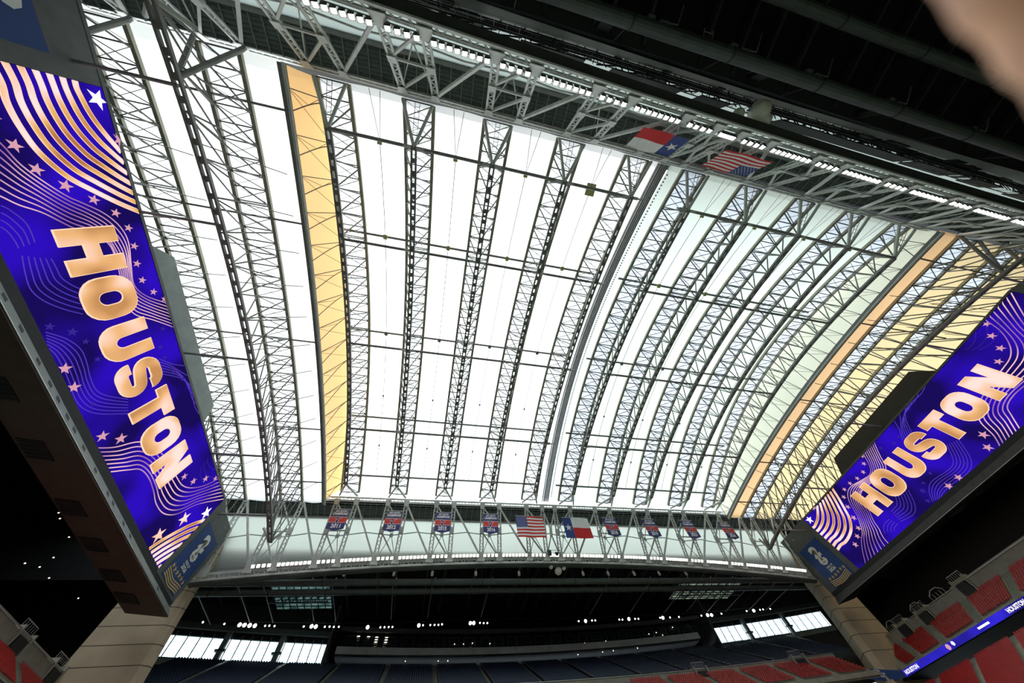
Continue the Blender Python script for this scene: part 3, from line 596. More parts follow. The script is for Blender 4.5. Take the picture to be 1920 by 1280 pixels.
for yr, c in zip(('2011','2012','2015','2016','2018','2019','2023','2024'),(-26.6,-11.7,2.7,17.3,57.9,72.6,87.6,103.0)):
    T = empty('banner',(c,91.2,63.9)); tag(T,'navy and red %s banner, %s' % (yr, {'2011':'leftmost, beside the orange strip','2012':'second from the left','2015':'third from the left','2016':'just left of the United States flag','2018':'just right of the Texas flag','2019':'third from the right','2023':'second from the right','2024':'rightmost with black lower half'}[yr]),'banner','champion banners on the far girder'); w = 2.3
    MB().prism([(-w,0,0),(-w,0,-5.7),(-1.3,0,-5.95),(0,0,-6.35),(1.3,0,-5.95),(w,0,-5.7),(w,0,0)],(0,0.05,0)).build('cloth','bnavy',T)
    MB().box((-w,-0.02,-1.9),(w,0.0,0.0)).build('dark_top','bgrey' if yr in ('2011','2012','2024') else 'bnavy',T)
    MB().box((-w,-0.025,-3.95),(w,-0.002,-2.35)).build('red_field','bred',T)
    MB().box((-w,-0.03,-2.38),(w,-0.004,-2.28)).build('stripe','bwhite',T); MB().box((-w,-0.03,-4.02),(w,-0.004,-3.93)).build('stripe','bwhite',T)
    for tx, x0, z0, ww, hh in (('AFC SOUTH',-1.5,-0.85,3.0,0.55),('CHAMPIONS',-1.95,-1.75,3.9,0.75),(yr,-1.25,-5.55,2.5,1.2)):
        v_, f_ = text_mesh(tx,ww,hh,0.035,0.12 if tx.startswith('C') else 0); flat('lettering',[(x+x0,y+z0) for x,y in v_],f_,-0.06,'bwhite',T,lambda x,y,z:(x,z,y))
    bull(T,1.55,-0.05,-0.1,-3.1)
    MB().tube((-w-0.1,0,0.05),(w+0.1,0,0.05),0.09).build('hanging_bar','steel',T)
    m = MB()
    for s in (-1,1): m.tube((s*w,0,0.05),(s*2.6,1.2,1.2),0.04,4)
    m.build('tie','steel_d',T)
def us_flag(T, w, h):
    f = lambda u, v: (u*w, 0.10*math.sin(u*9+v*3), -v*h)
    for k in range(13):
        MB().grid([[V(*f(u, (k+t)/13)) for u in lin(0 if k > 6 else 0.4,1,9)] for t in (0,1)]).build('stripe','flag_r' if k%2==0 else 'flag_w',T)
    MB().grid([[V(*f(u, v)) for u in lin(0,0.4,5)] for v in lin(0,7/13,4)]).build('canton','flag_b',T)
    for r in range(9):
        for c in range(6 if r%2==0 else 5):
            u = 0.4*((c+0.5)/6+(1/12 if r%2 else 0)); v = 7/13*(r+0.5)/9; p = f(u,v)
            for dy in (-0.06,0.06): MB().add([(p[0]+a,p[1]+dy,p[2]+b) for a,b in star_pts(0,0,0.15)],[tuple(range(10))]).build('white_star','flag_w',T)
def tx_flag(T, w, h):
    f = lambda u, v: V(u*w, 0.10*math.sin(u*8+v*3), -v*h)
    MB().grid([[f(u,v) for u in lin(0,1/3,5)] for v in (0,1)]).build('blue_field','flag_b',T)
    MB().grid([[f(u,v) for u in lin(1/3,1,8)] for v in (0,0.5)]).build('white_band','flag_w',T)
    MB().grid([[f(u,v) for u in lin(1/3,1,8)] for v in (0.5,1)]).build('red_band','flag_r',T)
    for dy in (-0.12,0.12): MB().add([(w/6+a,dy+0.08,-h/2+b) for a,b in star_pts(0,0,w*0.13)],[tuple(range(10))]).build('lone_star','flag_w',T)
for fn, x, lab in ((us_flag,25.4,'United States flag hung on the far girder left of the Texas flag'),(tx_flag,41.0,'Texas flag hung on the far girder beside the United States flag')):
    T = empty('flag',(x,91.2,63.6)); tag(T,lab,'flag'); fn(T,9.0,6.7 if fn is us_flag else 6.7); MB().tube((0,0,0.05),(9.0 if fn is us_flag else 8.4,0,0.05),0.08).build('hanging_bar','steel',T)
for fn, x1, lab in ((tx_flag,34.9,'Texas flag on the overhead girder, seen from below with its red band uppermost'),(us_flag,52.2,'United States flag seen from below on the overhead girder')):
    T = empty('flag'); tag(T,lab,'flag'); fn(T,8.9 if fn is tx_flag else 10.0,5.9)
    up = V(0, 2.2, 5.2).normalized(); T.matrix_world = frame_matrix(V(x1,-12.15,65.6)*0.94,V(-1,0,0)*0.94,V(-1,0,0).cross(up)*-0.94,up*0.94)
    MB().tube((0,0,0.05),(9,0,0.05),0.08).build('hanging_bar','steel',T)
# ---------------- floodlights on both girders
def flood():
    T = empty('floodlight'); 
    MB().add([(-.42,-.42,0),(.42,-.42,0),(.42,.42,0),(-.42,.42,0),(-.28,-.28,-.55),(.28,-.28,-.55),(.28,.28,-.55),(-.28,.28,-.55)],[(7,6,5,4),(0,4,5,1),(1,5,6,2),(2,6,7,3),(3,7,4,0)]).build('housing','steel_d',T)
    MB().box((-.30,-.30,-0.06),(.30,.30,0.01)).build('lamp_face','lampn',T)
    MB().add([(-.42,.42,0),(.42,.42,0),(.34,.5,.35),(-.34,.5,.35)],[(0,1,2,3)]).build('visor','box',T)
    MB().beam((-.5,0,-.2),(.5,0,-.2),.08,.08).beam((-.5,0,-.2),(-.5,-.1,-.75),.08,.08).beam((.5,0,-.2),(.5,-.1,-.75),.08,.08).build('yoke','steel_d',T)
    return T
FL = flood(); index_children(FL); FLF = None
def place_flood(src, loc, aim):
    o = copy_tree(src); z = (Vector(aim)-Vector(loc)).normalized(); x = V(1,0,0); x = (x-z*x.dot(z)).normalized(); y = z.cross(x)
    o.matrix_world = frame_matrix(Vector(loc), x, y, z); return o
xs = []
for i, c in enumerate(COLS):
    xs.append((c-1.75, c+1.75, 4, 'narrow bay', i))
    if i < len(COLS)-1: xs.append((c+2.75+1.15, COLS[i+1]-2.75-1.15, 8, 'wide bay', i))
FF = copy_tree(FL); index_children(FF)
for ch in CH[FF.name]:
    if ch.name.startswith('lamp_face'): ch.data = ch.data.copy(); ch.data.materials[0] = M['lamp']
for sgn, P_, T_, src in ((-1,PN,TN,FL),(1,PF,TF,FF)):
    index_children(src)
    bar = MB()
    for a, b, n, nm, i in xs:
        if a < -50 or b > 128: continue
        for k, x in enumerate(lin(a,b,n)):
            p = P_(x,0.93 if sgn < 0 else 0.955)+T_.location+V(0,-sgn*0.75,0.15)
            o = place_flood(src, p, (x+ (CX-x)*0.3, 40-sgn*5, -5 if sgn>0 else 5))
            where = 'overhead' if sgn < 0 else 'far'
            tag(o,'lit floodlight on the %s girder, %s of %d in %s %s from the left' % (where, ordn(k), n, nm, ordn(i)),'floodlight','floodlights on the %s girder' % where)
    lb = empty('lighting_bar',T_.location); tag(lb,'thin pipe carrying the floodlights along the %s girder' % ('overhead' if sgn<0 else 'far'),'pipe')
    MB().path([P_(x,0.95)+V(0,-sgn*0.3,0.35) for x in lin(-52,130,20)],0.12,0.12).build('pipe','steel_d',lb)
for s in (FL, FF):
    for o in [x for x in bpy.data.objects if x.parent == s]+[s]: bpy.data.objects.remove(o, do_unlink=True)
# ---------------- hanging lights over the far stand
HL=[(-60.2,51.5),(-54.5,51.0),(-50.5,50.7),(-49.2,50.6),(-47.8,50.5),(-46.4,50.4),(-43.7,50.3),(-42.6,50.3),(-41.2,50.2),(-33.3,49.9),(-31.2,49.9),(-30.0,49.8),(-27.5,49.7),(-26.2,49.7),(-25.0,49.6),(-23.6,49.6),(-15.4,49.3),(-11.7,49.2),(-10.5,49.2),(-9.3,49.2),(-8.2,49.2),(-0.4,49.4),(0.9,49.4),(3.1,49.4),(4.4,49.4),(5.6,49.4),(6.7,49.5),(15.6,49.6),(16.7,49.6),(18.7,49.6),(19.9,49.5),(21.1,49.5),(52.4,49.3),(54.9,49.3),(57.3,49.4),(58.5,49.4),(67.5,49.4),(68.7,49.4),(71.2,49.5),(73.6,49.5),(74.9,49.5),(83.5,49.6),(84.6,49.6),(87.5,49.6),(91.2,49.7),(100.7,49.9),(103.4,50.0),(105.1,50.0),(109.6,50.3),(121.3,50.9),(124.6,51.0),(127.7,51.2),(129.2,51.3),(132.6,51.4)]
BIGL = {-49.2,-46.4,-50.5,-31.2,-15.4,-0.4,15.6,16.7,54.9,71.2,84.6,103.4,105.1,124.6,-47.8,-30.0}
s0 = empty('spotlight'); MB().tube((0,0,0),(0,0,0.7),0.42,10,0.25).build('can','box',s0); MB().tube((0,0,-0.05),(0,0,-0.01),0.34,10).build('lamp_face','lamp',s0); index_children(s0)
for i, (x,z) in enumerate(HL):
    o = s0 if i == 0 else copy_tree(s0); k = 1.35 if x in BIGL else 0.62; 
    zz = (V(CX,40,0)-V(x,124,z)).normalized()*-1; xx = V(1,0,0); xx = (xx-zz*xx.dot(zz)).normalized(); yy = zz.cross(xx)
    o.matrix_world = frame_matrix(V(x,124,z),xx*k,yy*k,zz*k)
    tag(o,'%s bright spotlight of the row above the far stand, %s from the left' % ('large' if k > 1 else 'small', ordn(i)),'spotlight','spotlights above the far stand')
tr = empty('lighting_truss',(CX,124,51.5)); tag(tr,'thin black truss bar holding the row of far spotlights','truss')
m = MB()
for a, b in zip(HL, HL[1:]):
    m.beam((a[0]-CX,0,a[1]+0.9-51.5),(b[0]-CX,0,b[1]+0.9-51.5),0.12,0.12); m.beam((a[0]-CX,0,a[1]+0.3-51.5),(a[0]-CX,0,a[1]+0.9-51.5),0.06,0.06)
m.build('bar','dark',tr)
for i, x in enumerate((-58,-48,-42,-31,-25,-9,2,19,57,72,86,95,104,112,122,130)):
    t = empty('hanger_pole',(x,112,51)); tag(t,'slim grey pole running back to the far spotlights, %s from the left' % ordn(i),'pole','slim poles above the far stand')
    MB().tube((0,-8,0.0),(0,12,0.0),0.11,6).build('pole','steel_d',t); MB().tube((0,-8,0),(0.7,-8.3,1.4),0.12,6).build('elbow','steel',t)
# ---------------- small fixtures on the dark roofs: dishes, cameras, speakers
def dish(loc, r, d, lab):
    T = empty('dome_antenna',loc); tag(T,lab,'antenna'); MB().dome((0,0,0),d,r,r*0.8,16,5).build('shell','dish',T,smooth=True); dd = Vector(d).normalized()
    MB().tube((0,0,0),tuple(-dd*r*0.15),r*1.03,16).build('rim','steel',T); MB().tube((0,0,0),tuple(-dd*r*0.6+V(0,0,r*1.5)),r*0.12,6).build('arm','steel_d',T)
for (x,y,z,r,lab,d) in ((40.6,-18.6,54.0,1.5,'largest white dome antenna beyond the overhead girder',(-.2,.45,-.9)),(37.4,-17.5,54.0,0.85,'small white dome antenna left of the large overhead one',(-.2,.45,-.9)),(42.2,-17.8,54.0,0.85,'small white dome antenna right of the large overhead one',(-.2,.45,-.9)),
   (39.0,98.9,51.6,1.1,'largest white dome antenna under the far girder',(0,-.6,-.8)),(36.6,98.0,52.3,0.65,'small white dome antenna left under the far girder',(0,-.6,-.8)),(40.8,98.4,52.1,0.6,'small white dome antenna right under the far girder',(0,-.6,-.8))): dish((x,y,z),r,d,lab)
i = 0
for x in (-22,-9,1.5,14,27,47.5,56,65,74,84): 
    T = empty('speaker_can',(x,100.5,52.2)); tag(T,'small pale loudspeaker can hung below the far girder, %s from the left' % ordn(i),'speaker','loudspeaker cans below the far girder'); i += 1
    MB().tube((0,0,0),(0,-0.3,-1.0),0.38,10).build('can','dish',T); MB().beam((0,0,0),(0.5,0.4,1.4),0.12,0.12).build('bracket','steel_d',T)
for i, x in enumerate((6,20,33,46,62,80)):
    T = empty('work_light',(x,-24.5,54.6)); tag(T,'small grey work light on a bent arm under the black ceiling, %s from the left' % ordn(i),'lamp','work lights under the black ceiling')
    MB().box((-0.7,-0.4,-0.5),(0.3,0.4,0.3)).build('head','hsg',T); MB().tubes([V(0.3,0,0),V(1.8,-0.3,0.1),V(4.2,-0.8,0.8),V(4.8,-3.5,2.2)],0.09,6).build('arm','steel_d',T); MB().box((1.2,-0.4,-0.15),(2.6,-0.1,0.15)).build('ballast','hsg',T)
for i, x in enumerate((14,39,60)):
    T = empty('loudspeaker',(x,-23.2,55.2)); tag(T,'dark box loudspeaker under the black ceiling, %s from the left' % ordn(i),'speaker','box loudspeakers under the black ceiling')
    MB().box((-0.9,-0.6,-1.0),(0.9,0.6,0.9)).build('cabinet','dark',T); MB().beam((-1.2,0,-0.8),(-1.2,0,1.6),0.1,0.1).beam((1.2,0,-0.8),(1.2,0,1.6),0.1,0.1).build('bracket','steel_d',T)
T = empty('stepladder',(29,-23.6,55)); tag(T,'short metal ladder hanging under the black ceiling','ladder'); m = MB()
for s in (-0.7,0.7): m.beam((s,0.8,-0.8),(s,-2.4,0.6),0.12,0.12)
for k in range(5): m.beam((-0.7,0.8-k*0.7,-0.8+k*0.31),(0.7,0.8-k*0.7,-0.8+k*0.31),0.1,0.1)
m.build('frame','steel_d',T)
T = empty('camera_rig',(37.5,95.3,54.6)); tag(T,'black broadcast camera rig in the middle of the far girder','camera')
MB().box((-1.8,-0.3,-0.6),(-1.0,0.3,0.9)).build('camera_body','black',T); MB().box((0.2,-0.3,-0.5),(1.2,0.3,0.3)).build('control_box','black',T); MB().beam((-2,0.2,1.1),(2,0.2,1.1),.08,.08).beam((-2,0.2,-.6),(-2,.2,1.1),.08,.08).beam((2,0.2,-.6),(2,.2,1.1),.08,.08).build('cage','black',T)
# ---------------- far wall: curve, windows, suites, upper stand
def yc(x): return 140-0.00134*(x-CX)**2
def wallbox(name, x0, x1, z0, z1, m, parent, d0=0, d1=0.6, n=6):
    b = MB(); xs = lin(x0,x1,n)
    for a, c in zip(xs, xs[1:]):
        P = [V(a,yc(a)+d0,z0),V(c,yc(c)+d0,z0),V(c,yc(c)+d1,z0),V(a,yc(a)+d1,z0)]; b.add(P+[p+V(0,0,z1-z0) for p in P],[(0,3,2,1),(4,5,6,7),(0,1,5,4),(1,2,6,5),(2,3,7,6),(3,0,4,7)])
    return b.build(name, m, parent)
FW = empty('wall_back'); tag(FW, kind='structure')
wallbox('wall_panel',-118,-68.5,20,58,'deck',FW,n=8); wallbox('wall_panel',153.5,195,20,58,'deck',FW,n=8)
wallbox('wall_panel',-68.5,-26,49.6,57.8,'dark',FW); wallbox('wall_panel',106.5,153.5,49.6,57.8,'dark',FW); wallbox('wall_panel',-68.5,153.5,30,43.6,'dark',FW,n=20)
wallbox('sill_wall',-68.5,-26,43.6,45.0,'hsgbox',FW,-0.3); wallbox('sill_wall',106.5,153.5,43.6,45.0,'hsgbox',FW,-0.3)
wallbox('wall_panel',-26,106.5,43,58,'deck',FW,4.5,5,n=16)
wins = [(-68.5,-54.2),(-52.6,-40.4),(-38.8,-26.4)]; wins += [(2*CX-b+6.6 if False else 107.0+i*15.6, 107.0+i*15.6+14.2) for i in range(3)]
for i, (a, b) in enumerate(wins):
    Wn = empty('window_%d' % (i+1)); tag(Wn, kind='structure'); n = 5; zz = (45.0,46.5,48.0,49.6); X = lin(a,b,n+1)
    for j in range(n):
        for k in range(3):
            p, q = X[j], X[j+1]; mb = MB().prism([(p,yc(p),zz[k]),(q,yc(q),zz[k]),(q,yc(q),zz[k+1]),(p,yc(p),zz[k+1])],(0,0.03,0)); mb.build('pane','glass',Wn)
    for x in X: MB().beam((x,yc(x)-0.1,45.0),(x,yc(x)-0.1,50.4),0.13,0.25).build('mullion','steel_d',Wn)
    for z in zz[1:3]: MB().path([V(x,yc(x)-0.02,z) for x in X],0.05,0.06).build('transom','steel',Wn)
for i, x in enumerate((-53.4,-39.6,121.9,137.5)):
    T = empty('wall_pier',(x,yc(x)-0.9,43)); tag(T,'grey steel pier between the far windows, %s from the left' % ordn(i),'pier','piers between the far windows')
    MB().box((-0.65,-0.5,0),(0.65,0.5,8.5)).build('shaft','hsgbox',T); MB().box((-1.3,-0.7,3.4),(1.3,0.2,3.8)).build('bracket','hsg',T)
for x in (-26.2, 106.6): MB().box((x-0.3,yc(x)-5,43),(x+0.3,yc(x)+5.5,58)).build('return_wall','hsg',FW)
# suites
su = empty('trim_1'); tag(su, kind='structure')
wallbox('fascia',-23.5,100,45.6,47.3,'fasc',su,-5.2,-4.6,20); wallbox('fascia_underside',-23.5,100,45.3,45.6,'dark',su,-5.2,3,20)
wallbox('suite_header',-24,104,51.4,52.4,'hsg',su,-4.2,-3.4,20); wallbox('suite_floor',-23.5,100,45.6,45.9,'dark',su,-4.6,4,20)
wallbox('beam_high',-70,-26,50.6,51.8,'hsg',su,-2,-1,10); wallbox('beam_high',106,154,50.6,51.8,'hsg',su,-2,-1,10)
wallbox('glazing',-23.5,103,47.3,51.4,'glassd',su,-1.6,-1.4,20)
x = -22; i = 0
while x < 100:
    w = rs.choice((4.6,5.4)); T = empty('suite_window',(x,yc(x)-2.6,47.8)); tag(T,'dark framed suite window above the pale far fascia, %s from the left' % ordn(i),'window frame','suite windows on the far side'); i += 1
    dy = yc(x+w*0.7)-yc(x)
    MB().beam((0,0,0),(0,0,3),0.15,0.2).beam((w*0.7,dy,0),(w*0.7,dy,3),0.15,0.2).beam((0,0,3),(w*0.7,dy,3),0.2,0.15).beam((0.2,0,1.1),(w*0.7,dy,1.1),0.2,0.12).build('frame','hsg',T)
    MB().prism([(0.4,0.1,1.3),(w*0.7-0.4,dy+0.1,1.3),(w*0.7-0.4,dy+0.1,2.7),(0.4,0.1,2.7)],(0,0.05,0)).build('pane','glassd',T)
    x += w*1.05
sm = empty('suite_lamp'); MB().box((-0.09,-0.06,-0.07),(0.09,0.06,0.07)).build('lamp','small',sm); index_children(sm)
pts = sorted([(-18.5,50.6),(-15.5,50.6),(-13,50.5),(-10,50.5),(-13,49.9),(-10,49.9),(-10,49.3),(-13,49.3),(12,49),(15,49),(18,49.2),(24,49),(83,49),(86,49.2),(88,48.3),(93,50.2),(-3,44.4),(7,44.4),(10,44.4),(54,44.6),(63,44.8),(67,44.9),(76,45),(58,48),(66,48.1)]); wm = {(-18.5,50.6),(-15.5,50.6),(-13,50.5),(-10,50.5),(-13,49.9),(-10,49.9),(-10,49.3),(-13,49.3)}
for i, (x,z) in enumerate(pts):
    o = sm if i == 0 else copy_tree(sm); o.location = (x, yc(x)-(3.0 if z > 46 else 4.6), z)
    o.scale = (4.5,1,1) if (x,z) in wm else (1.3,1.3,1.3)
    tag(o,'%s lamp %s the pale far fascia, %s from the left' % ('warm strip' if (x,z) in wm else 'tiny', 'above' if z > 46 else 'below', ordn(i)),'lamp','small lamps around the far suites')
for i, (x,y,z) in enumerate([(-84,75.5,61.5),(-84,84.2,55.9),(-84,85.8,55.6),(-84,89.5,48.1),(-84,92,55.2),(-84,93.1,49.3),(-84,93.7,51.6),(-84,97.6,49.4),(-84,109.7,51.0),(-84,110.4,57.4)]):
    o = copy_tree(sm); o.scale = (1.2,1.2,1.2); o.location = (x,y,z); tag(o,'tiny lamp in the darkness below the left video board, %s from its near end' % ordn(i),'lamp','small lamps under the left end roof')
# skylight patches in the outer roof with bracing
for x0, x1, ya, yb_, nm in ((-44,-28,113,128,'left'),(92,118,113,126,'right')):
    T = empty('skylight',((x0+x1)/2,(ya+yb_)/2,56)); tag(T,'dim teal skylight strip with bracing at the far %s of the dark roof' % nm,'skylight'); hx, hy = (x1-x0)/2, (yb_-ya)/2
    MB().box((-hx,-hy,0),(hx,hy,0.1)).build('lights_panel',glow('teal_'+nm,(0.20,0.36,0.33) if nm=='left' else (0.42,0.48,0.36),0.40,(0.04,0.09,0.09),0.35),T)
    m = MB()
    for k in range(9): m.beam((-hx+k*hx/4,-hy,-0.2),(-hx+k*hx/4,hy,-0.2),0.18,0.2); m.beam((-hx,-hy+k*hy/4,-0.2),(hx,-hy+k*hy/4,-0.2),0.18,0.2)
    m.build('grid_bars','black',T); m = MB()
    for k in range(8):
        a = -hx+k*hx/4; b = a+hx/4; m.beam((a,-hy*0.2,-2.4),(b,-hy*0.2,-0.3),0.2,0.2); m.beam((b,-hy*0.2,-2.4),(a,-hy*0.2,-0.3),0.2,0.2)
    m.beam((-hx,-hy*0.2,-2.4),(hx,-hy*0.2,-2.4),0.3,0.3); m.build('bracing','black',T)
# ---------------- stands
def yF(x): return 104-0.0011*(x-CX)**2
def seat_proto(name, m):
    b = MB(); b.box((-0.22,-0.22,0.40),(0.22,0.2,0.45)); b.add([(-0.23,0.2,0.42),(0.23,0.2,0.42),(0.23,0.30,0.92),(-0.23,0.30,0.92),(-0.23,0.25,0.42),(0.23,0.25,0.42),(0.23,0.36,0.92),(-0.23,0.36,0.92)],[(0,1,2,3),(7,6,5,4),(3,2,6,7),(0,3,7,4),(1,5,6,2)])
    b.box((-0.03,0.1,0.0),(0.03,0.2,0.42)); return b
def seat_rows(A0, A1, B0, B1, n, pitch, place):
    """rows from front edge A0-A1 to back edge B0-B1; place(point, facing angle, row, index)"""
    for r in range(n):
        t = (r+0.5)/n; p = Vector(A0).lerp(Vector(B0),t); q = Vector(A1).lerp(Vector(B1),t); k = max(1,int((q-p).length/pitch)); d = (q-p).normalized()
        for j in range(k):
            place(p+(q-p)*((j+0.5)/k), math.atan2(d.y,d.x), r, j)
STUFF = {}
def stuff_seat(key, proto, p, ang):
    c, s = math.cos(ang), math.sin(ang); b = STUFF.setdefault(key, MB())
    b.add([(p.x+v[0]*c-v[1]*s, p.y+v[0]*s+v[1]*c, p.z+v[2]) for v in proto.v], proto.f)
redp = seat_proto('seat','red'); simple = MB().add([(-0.24,-0.22,0.42),(0.24,-0.22,0.42),(0.24,0.22,0.42),(-0.24,0.22,0.42),(-0.24,0.36,0.95),(0.24,0.36,0.95)],[(0,1,2,3),(3,2,5,4)])
rm = bpy.data.meshes.new('seat'); rm.from_pydata(redp.v,[],redp.f); rm.materials.append(M['red'])
cnt = [0]
blocks = [(95.6,91.3),(89.7,82.7),(80.9,71.6),(69.8,60.8),(59.0,50.0)]
def ytop(y): return y+(y-62)*0.2+0.8
for side in (1,-1):
    X = lambda x: x if side > 0 else 2*CX-x
    st = empty('concrete_stand',(X(137),76,20)); nm = 'right' if side > 0 else 'left'
    tag(st,'curved concrete club stand carrying red seats on the %s' % nm,'stand'); L = V(X(137),76,20)
    ys = [40,49.5,59.5,70.7,81.8,90.5,94,97.0]
    for a, b in zip(ys, ys[1:]):
        P = [V(X(133.2),a,25.4),V(X(133.2),b,25.4),V(X(141.6),ytop(b),31.2),V(X(141.6),ytop(a),31.2)]
        MB().prism([p-L for p in P],(0,0,-0.8)).build('seating_deck','step',st)
        P = [V(X(141.6),ytop(a),31.0),V(X(141.6),ytop(b),31.0),V(X(141.6),ytop(b),33.6+(0.5 if b<75 else 0)),V(X(141.6),ytop(a),33.6+(0.5 if b<75 else 0))]
        MB().prism([p-L for p in P],(0.3*side,0,0)).build('rear_wall','conc2',st)
    MB().path([V(X(141.5),ytop(y),33.75)-L for y in ys],0.3,0.12).build('wall_cap','rail',st)
    MB().prism([V(X(133.0),30,25.5)-L,V(X(133.0),97,25.5)-L,V(X(133.0),97,24.2)-L,V(X(133.0),30,24.2)-L],(0.25*side,0,0)).build('front_edge','dark',st)
    MB().prism([V(X(133.2),30,24.4)-L,V(X(133.2),103,24.4)-L,V(X(158),103,24.4)-L,V(X(158),30,24.4)-L],(0,0,-0.3)).build('soffit','deck',st)
    for bi, (yf0, yf1) in enumerate(blocks):
        n = 10
        def place(p, ang, r, j, bi=bi):
            if side > 0 and cnt[0] < 300 and bi in (1,2,3) and (j >= 1):
                o = bpy.data.objects.new('seat', rm); COL.objects.link(o); o.location = p; o.rotation_euler = (0,0,-math.pi/2); cnt[0] += 1
                tag(o,'red folding seat, %s row of the %s block right of the column, %s along' % (ordn(r), ordn(bi), ordn(j)),'seat','red seats in the right club stand')
            else: stuff_seat('red', redp if side > 0 else simple, p, -math.pi/2 if side > 0 else math.pi/2)
        seat_rows((X(133.9),yf0-0.3,25.85),(X(133.9),yf1+0.3,25.85),(X(141.2),ytop(yf0)-0.3,30.9),(X(141.2),ytop(yf1)+0.3,30.9),n,0.62,place)
    # steps on the aisles
    for (a0,a1),(b0,b1) in zip(blocks, blocks[1:]):
        m = MB()
        for k in range(20):
            t = (k+0.5)/20; ya = a1*(1-t)+ytop(a1)*t; yb_ = b0*(1-t)+ytop(b0)*t; x = 133.4+8.0*t; z = 25.6+5.6*t
            m.box((min(X(x),X(x+0.4))-L.x, yb_-L.y, z-0.25-L.z),(max(X(x),X(x+0.4))-L.x, ya-L.y, z+0.1-L.z))
        m.build('aisle_steps','step',st)
    # upper deck behind; dark seats and housing shade are put into its near-black colour
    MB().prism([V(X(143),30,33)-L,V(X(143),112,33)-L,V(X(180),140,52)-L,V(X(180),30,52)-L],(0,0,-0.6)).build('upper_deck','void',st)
    MB().grid([[V(X(181),y,z) for y in (-60,150)] for z in (20,60)])
    # lower bowl
    lw = empty('lower_stand',(X(124),76,14)); tag(lw,'lower bowl of concrete under the blue ribbon display on the %s' % nm,'stand'); L2 = V(X(124),76,14)
    MB().prism([V(X(112),30,12.2)-L2,V(X(112),100,12.2)-L2,V(X(134),112,22.2)-L2,V(X(134),30,22.2)-L2],(0,0,-0.8)).build('seating_deck','step',lw)
    for yy in ((96,87),(85.5,76),(74.5,65),(63.5,54),(52.5,43)):
        seat_rows((X(112.5),yy[0]*0.95,12.5),(X(112.5),yy[1]*0.95,12.5),(X(131.5),yy[0]+3,21.3),(X(131.5),yy[1]+3,21.3),22,0.6,lambda p,ang,r,j: stuff_seat('red', simple, p, -math.pi/2 if side > 0 else math.pi/2))
# far club level
fs = empty('concrete_stand',(CX,110,26)); tag(fs,'concrete club stand and parapet running along the far side','stand'); L = V(CX,110,26); xs = lin(-47,123,20)
for a, b in zip(xs, xs[1:]):
    MB().prism([V(a,yF(a),25.2)-L,V(b,yF(b),25.2)-L,V(b,yF(b)+8.5,31.0)-L,V(a,yF(a)+8.5,31.0)-L],(0,0,-0.8)).build('seating_deck','step',fs)
    MB().prism([V(a,yF(a)+8.5,30.6)-L,V(b,yF(b)+8.5,30.6)-L,V(b,yF(b)+8.5,32.1)-L,V(a,yF(a)+8.5,32.1)-L],(0,0.3,0)).build('rear_wall','conc2',fs)
    MB().prism([V(a,yF(a)+9,31.6)-L,V(b,yF(b)+9,31.6)-L,V(b,yc(b)-1,44.2)-L,V(a,yc(a)-1,44.2)-L],(0,0,-0.6)).build('upper_deck','dark',fs)
for a, b in ((-60,-47),(123,136)):
    MB().prism([V(a,yF(a)+12,31.6)-L,V(b,yF(b)+12,31.6)-L,V(b,yc(b)-1,44.2)-L,V(a,yc(a)-1,44.2)-L],(0,0,-0.6)).build('upper_deck','dark',fs)
MB().path([V(x,yF(x)+8.5,32.15)-L for x in xs],0.35,0.12).build('wall_cap','rail',fs)
MB().path([V(x,yF(x)-0.1,25.2)-L for x in xs],0.4,0.9).build('front_edge','conc2',fs)
for (a,b) in ((122,113.6),(111.5,102.5),(100.5,91.5),(89.5,80.5),(78.5,69),(67,58)):
    seat_rows((b,yF(b)+0.5,25.7),(a,yF(a)+0.5,25.7),(b,yF(b)+8,30.8),(a,yF(a)+8,30.8),10,0.62,lambda p,ang,r,j: stuff_seat('red', simple, p, 0))
ed = [-62,-50,-36,-22,-8,6,20,34,48,62,76,90,104,118,132]
for a, b in zip(ed, ed[1:]):
    a2, b2 = a+0.7, b-0.7
    seat_rows((a2,yF(a2)+9.5,32.0),(b2,yF(b2)+9.5,32.0),(a2,yc(a2)-2,43.9),(b2,yc(b2)-2,43.9),26,0.62,lambda p,ang,r,j: stuff_seat('navy', simple, p, 0))
    if a > -62:
        T = empty('aisle_stair',(a,yF(a)+9,31.7)); tag(T,'concrete aisle stair between navy seat blocks, %s from the left' % ordn(ed.index(a)),'stairs','aisle stairs in the navy stand'); m = MB()
        e1 = V(0, yc(a)-2-(yF(a)+9), 12.2)
        for k in range(26): p = e1*(k/26); m.box((-0.6,p.y,p.z-0.3),(0.6,p.y+0.5,p.z+0.15))
        m.build('steps','step',T); MB().tube((0.7,0,0.9),(0.7,e1.y,e1.z+0.9),0.05,5).build('handrail','rail',T)
for k, lab in (('red','rows of red folding seats filling the stands'),('navy','rows of navy seats filling the far upper stand')):
    o = STUFF[k].build('stadium_seats',k); tag(o,lab,'seats',kind='stuff')
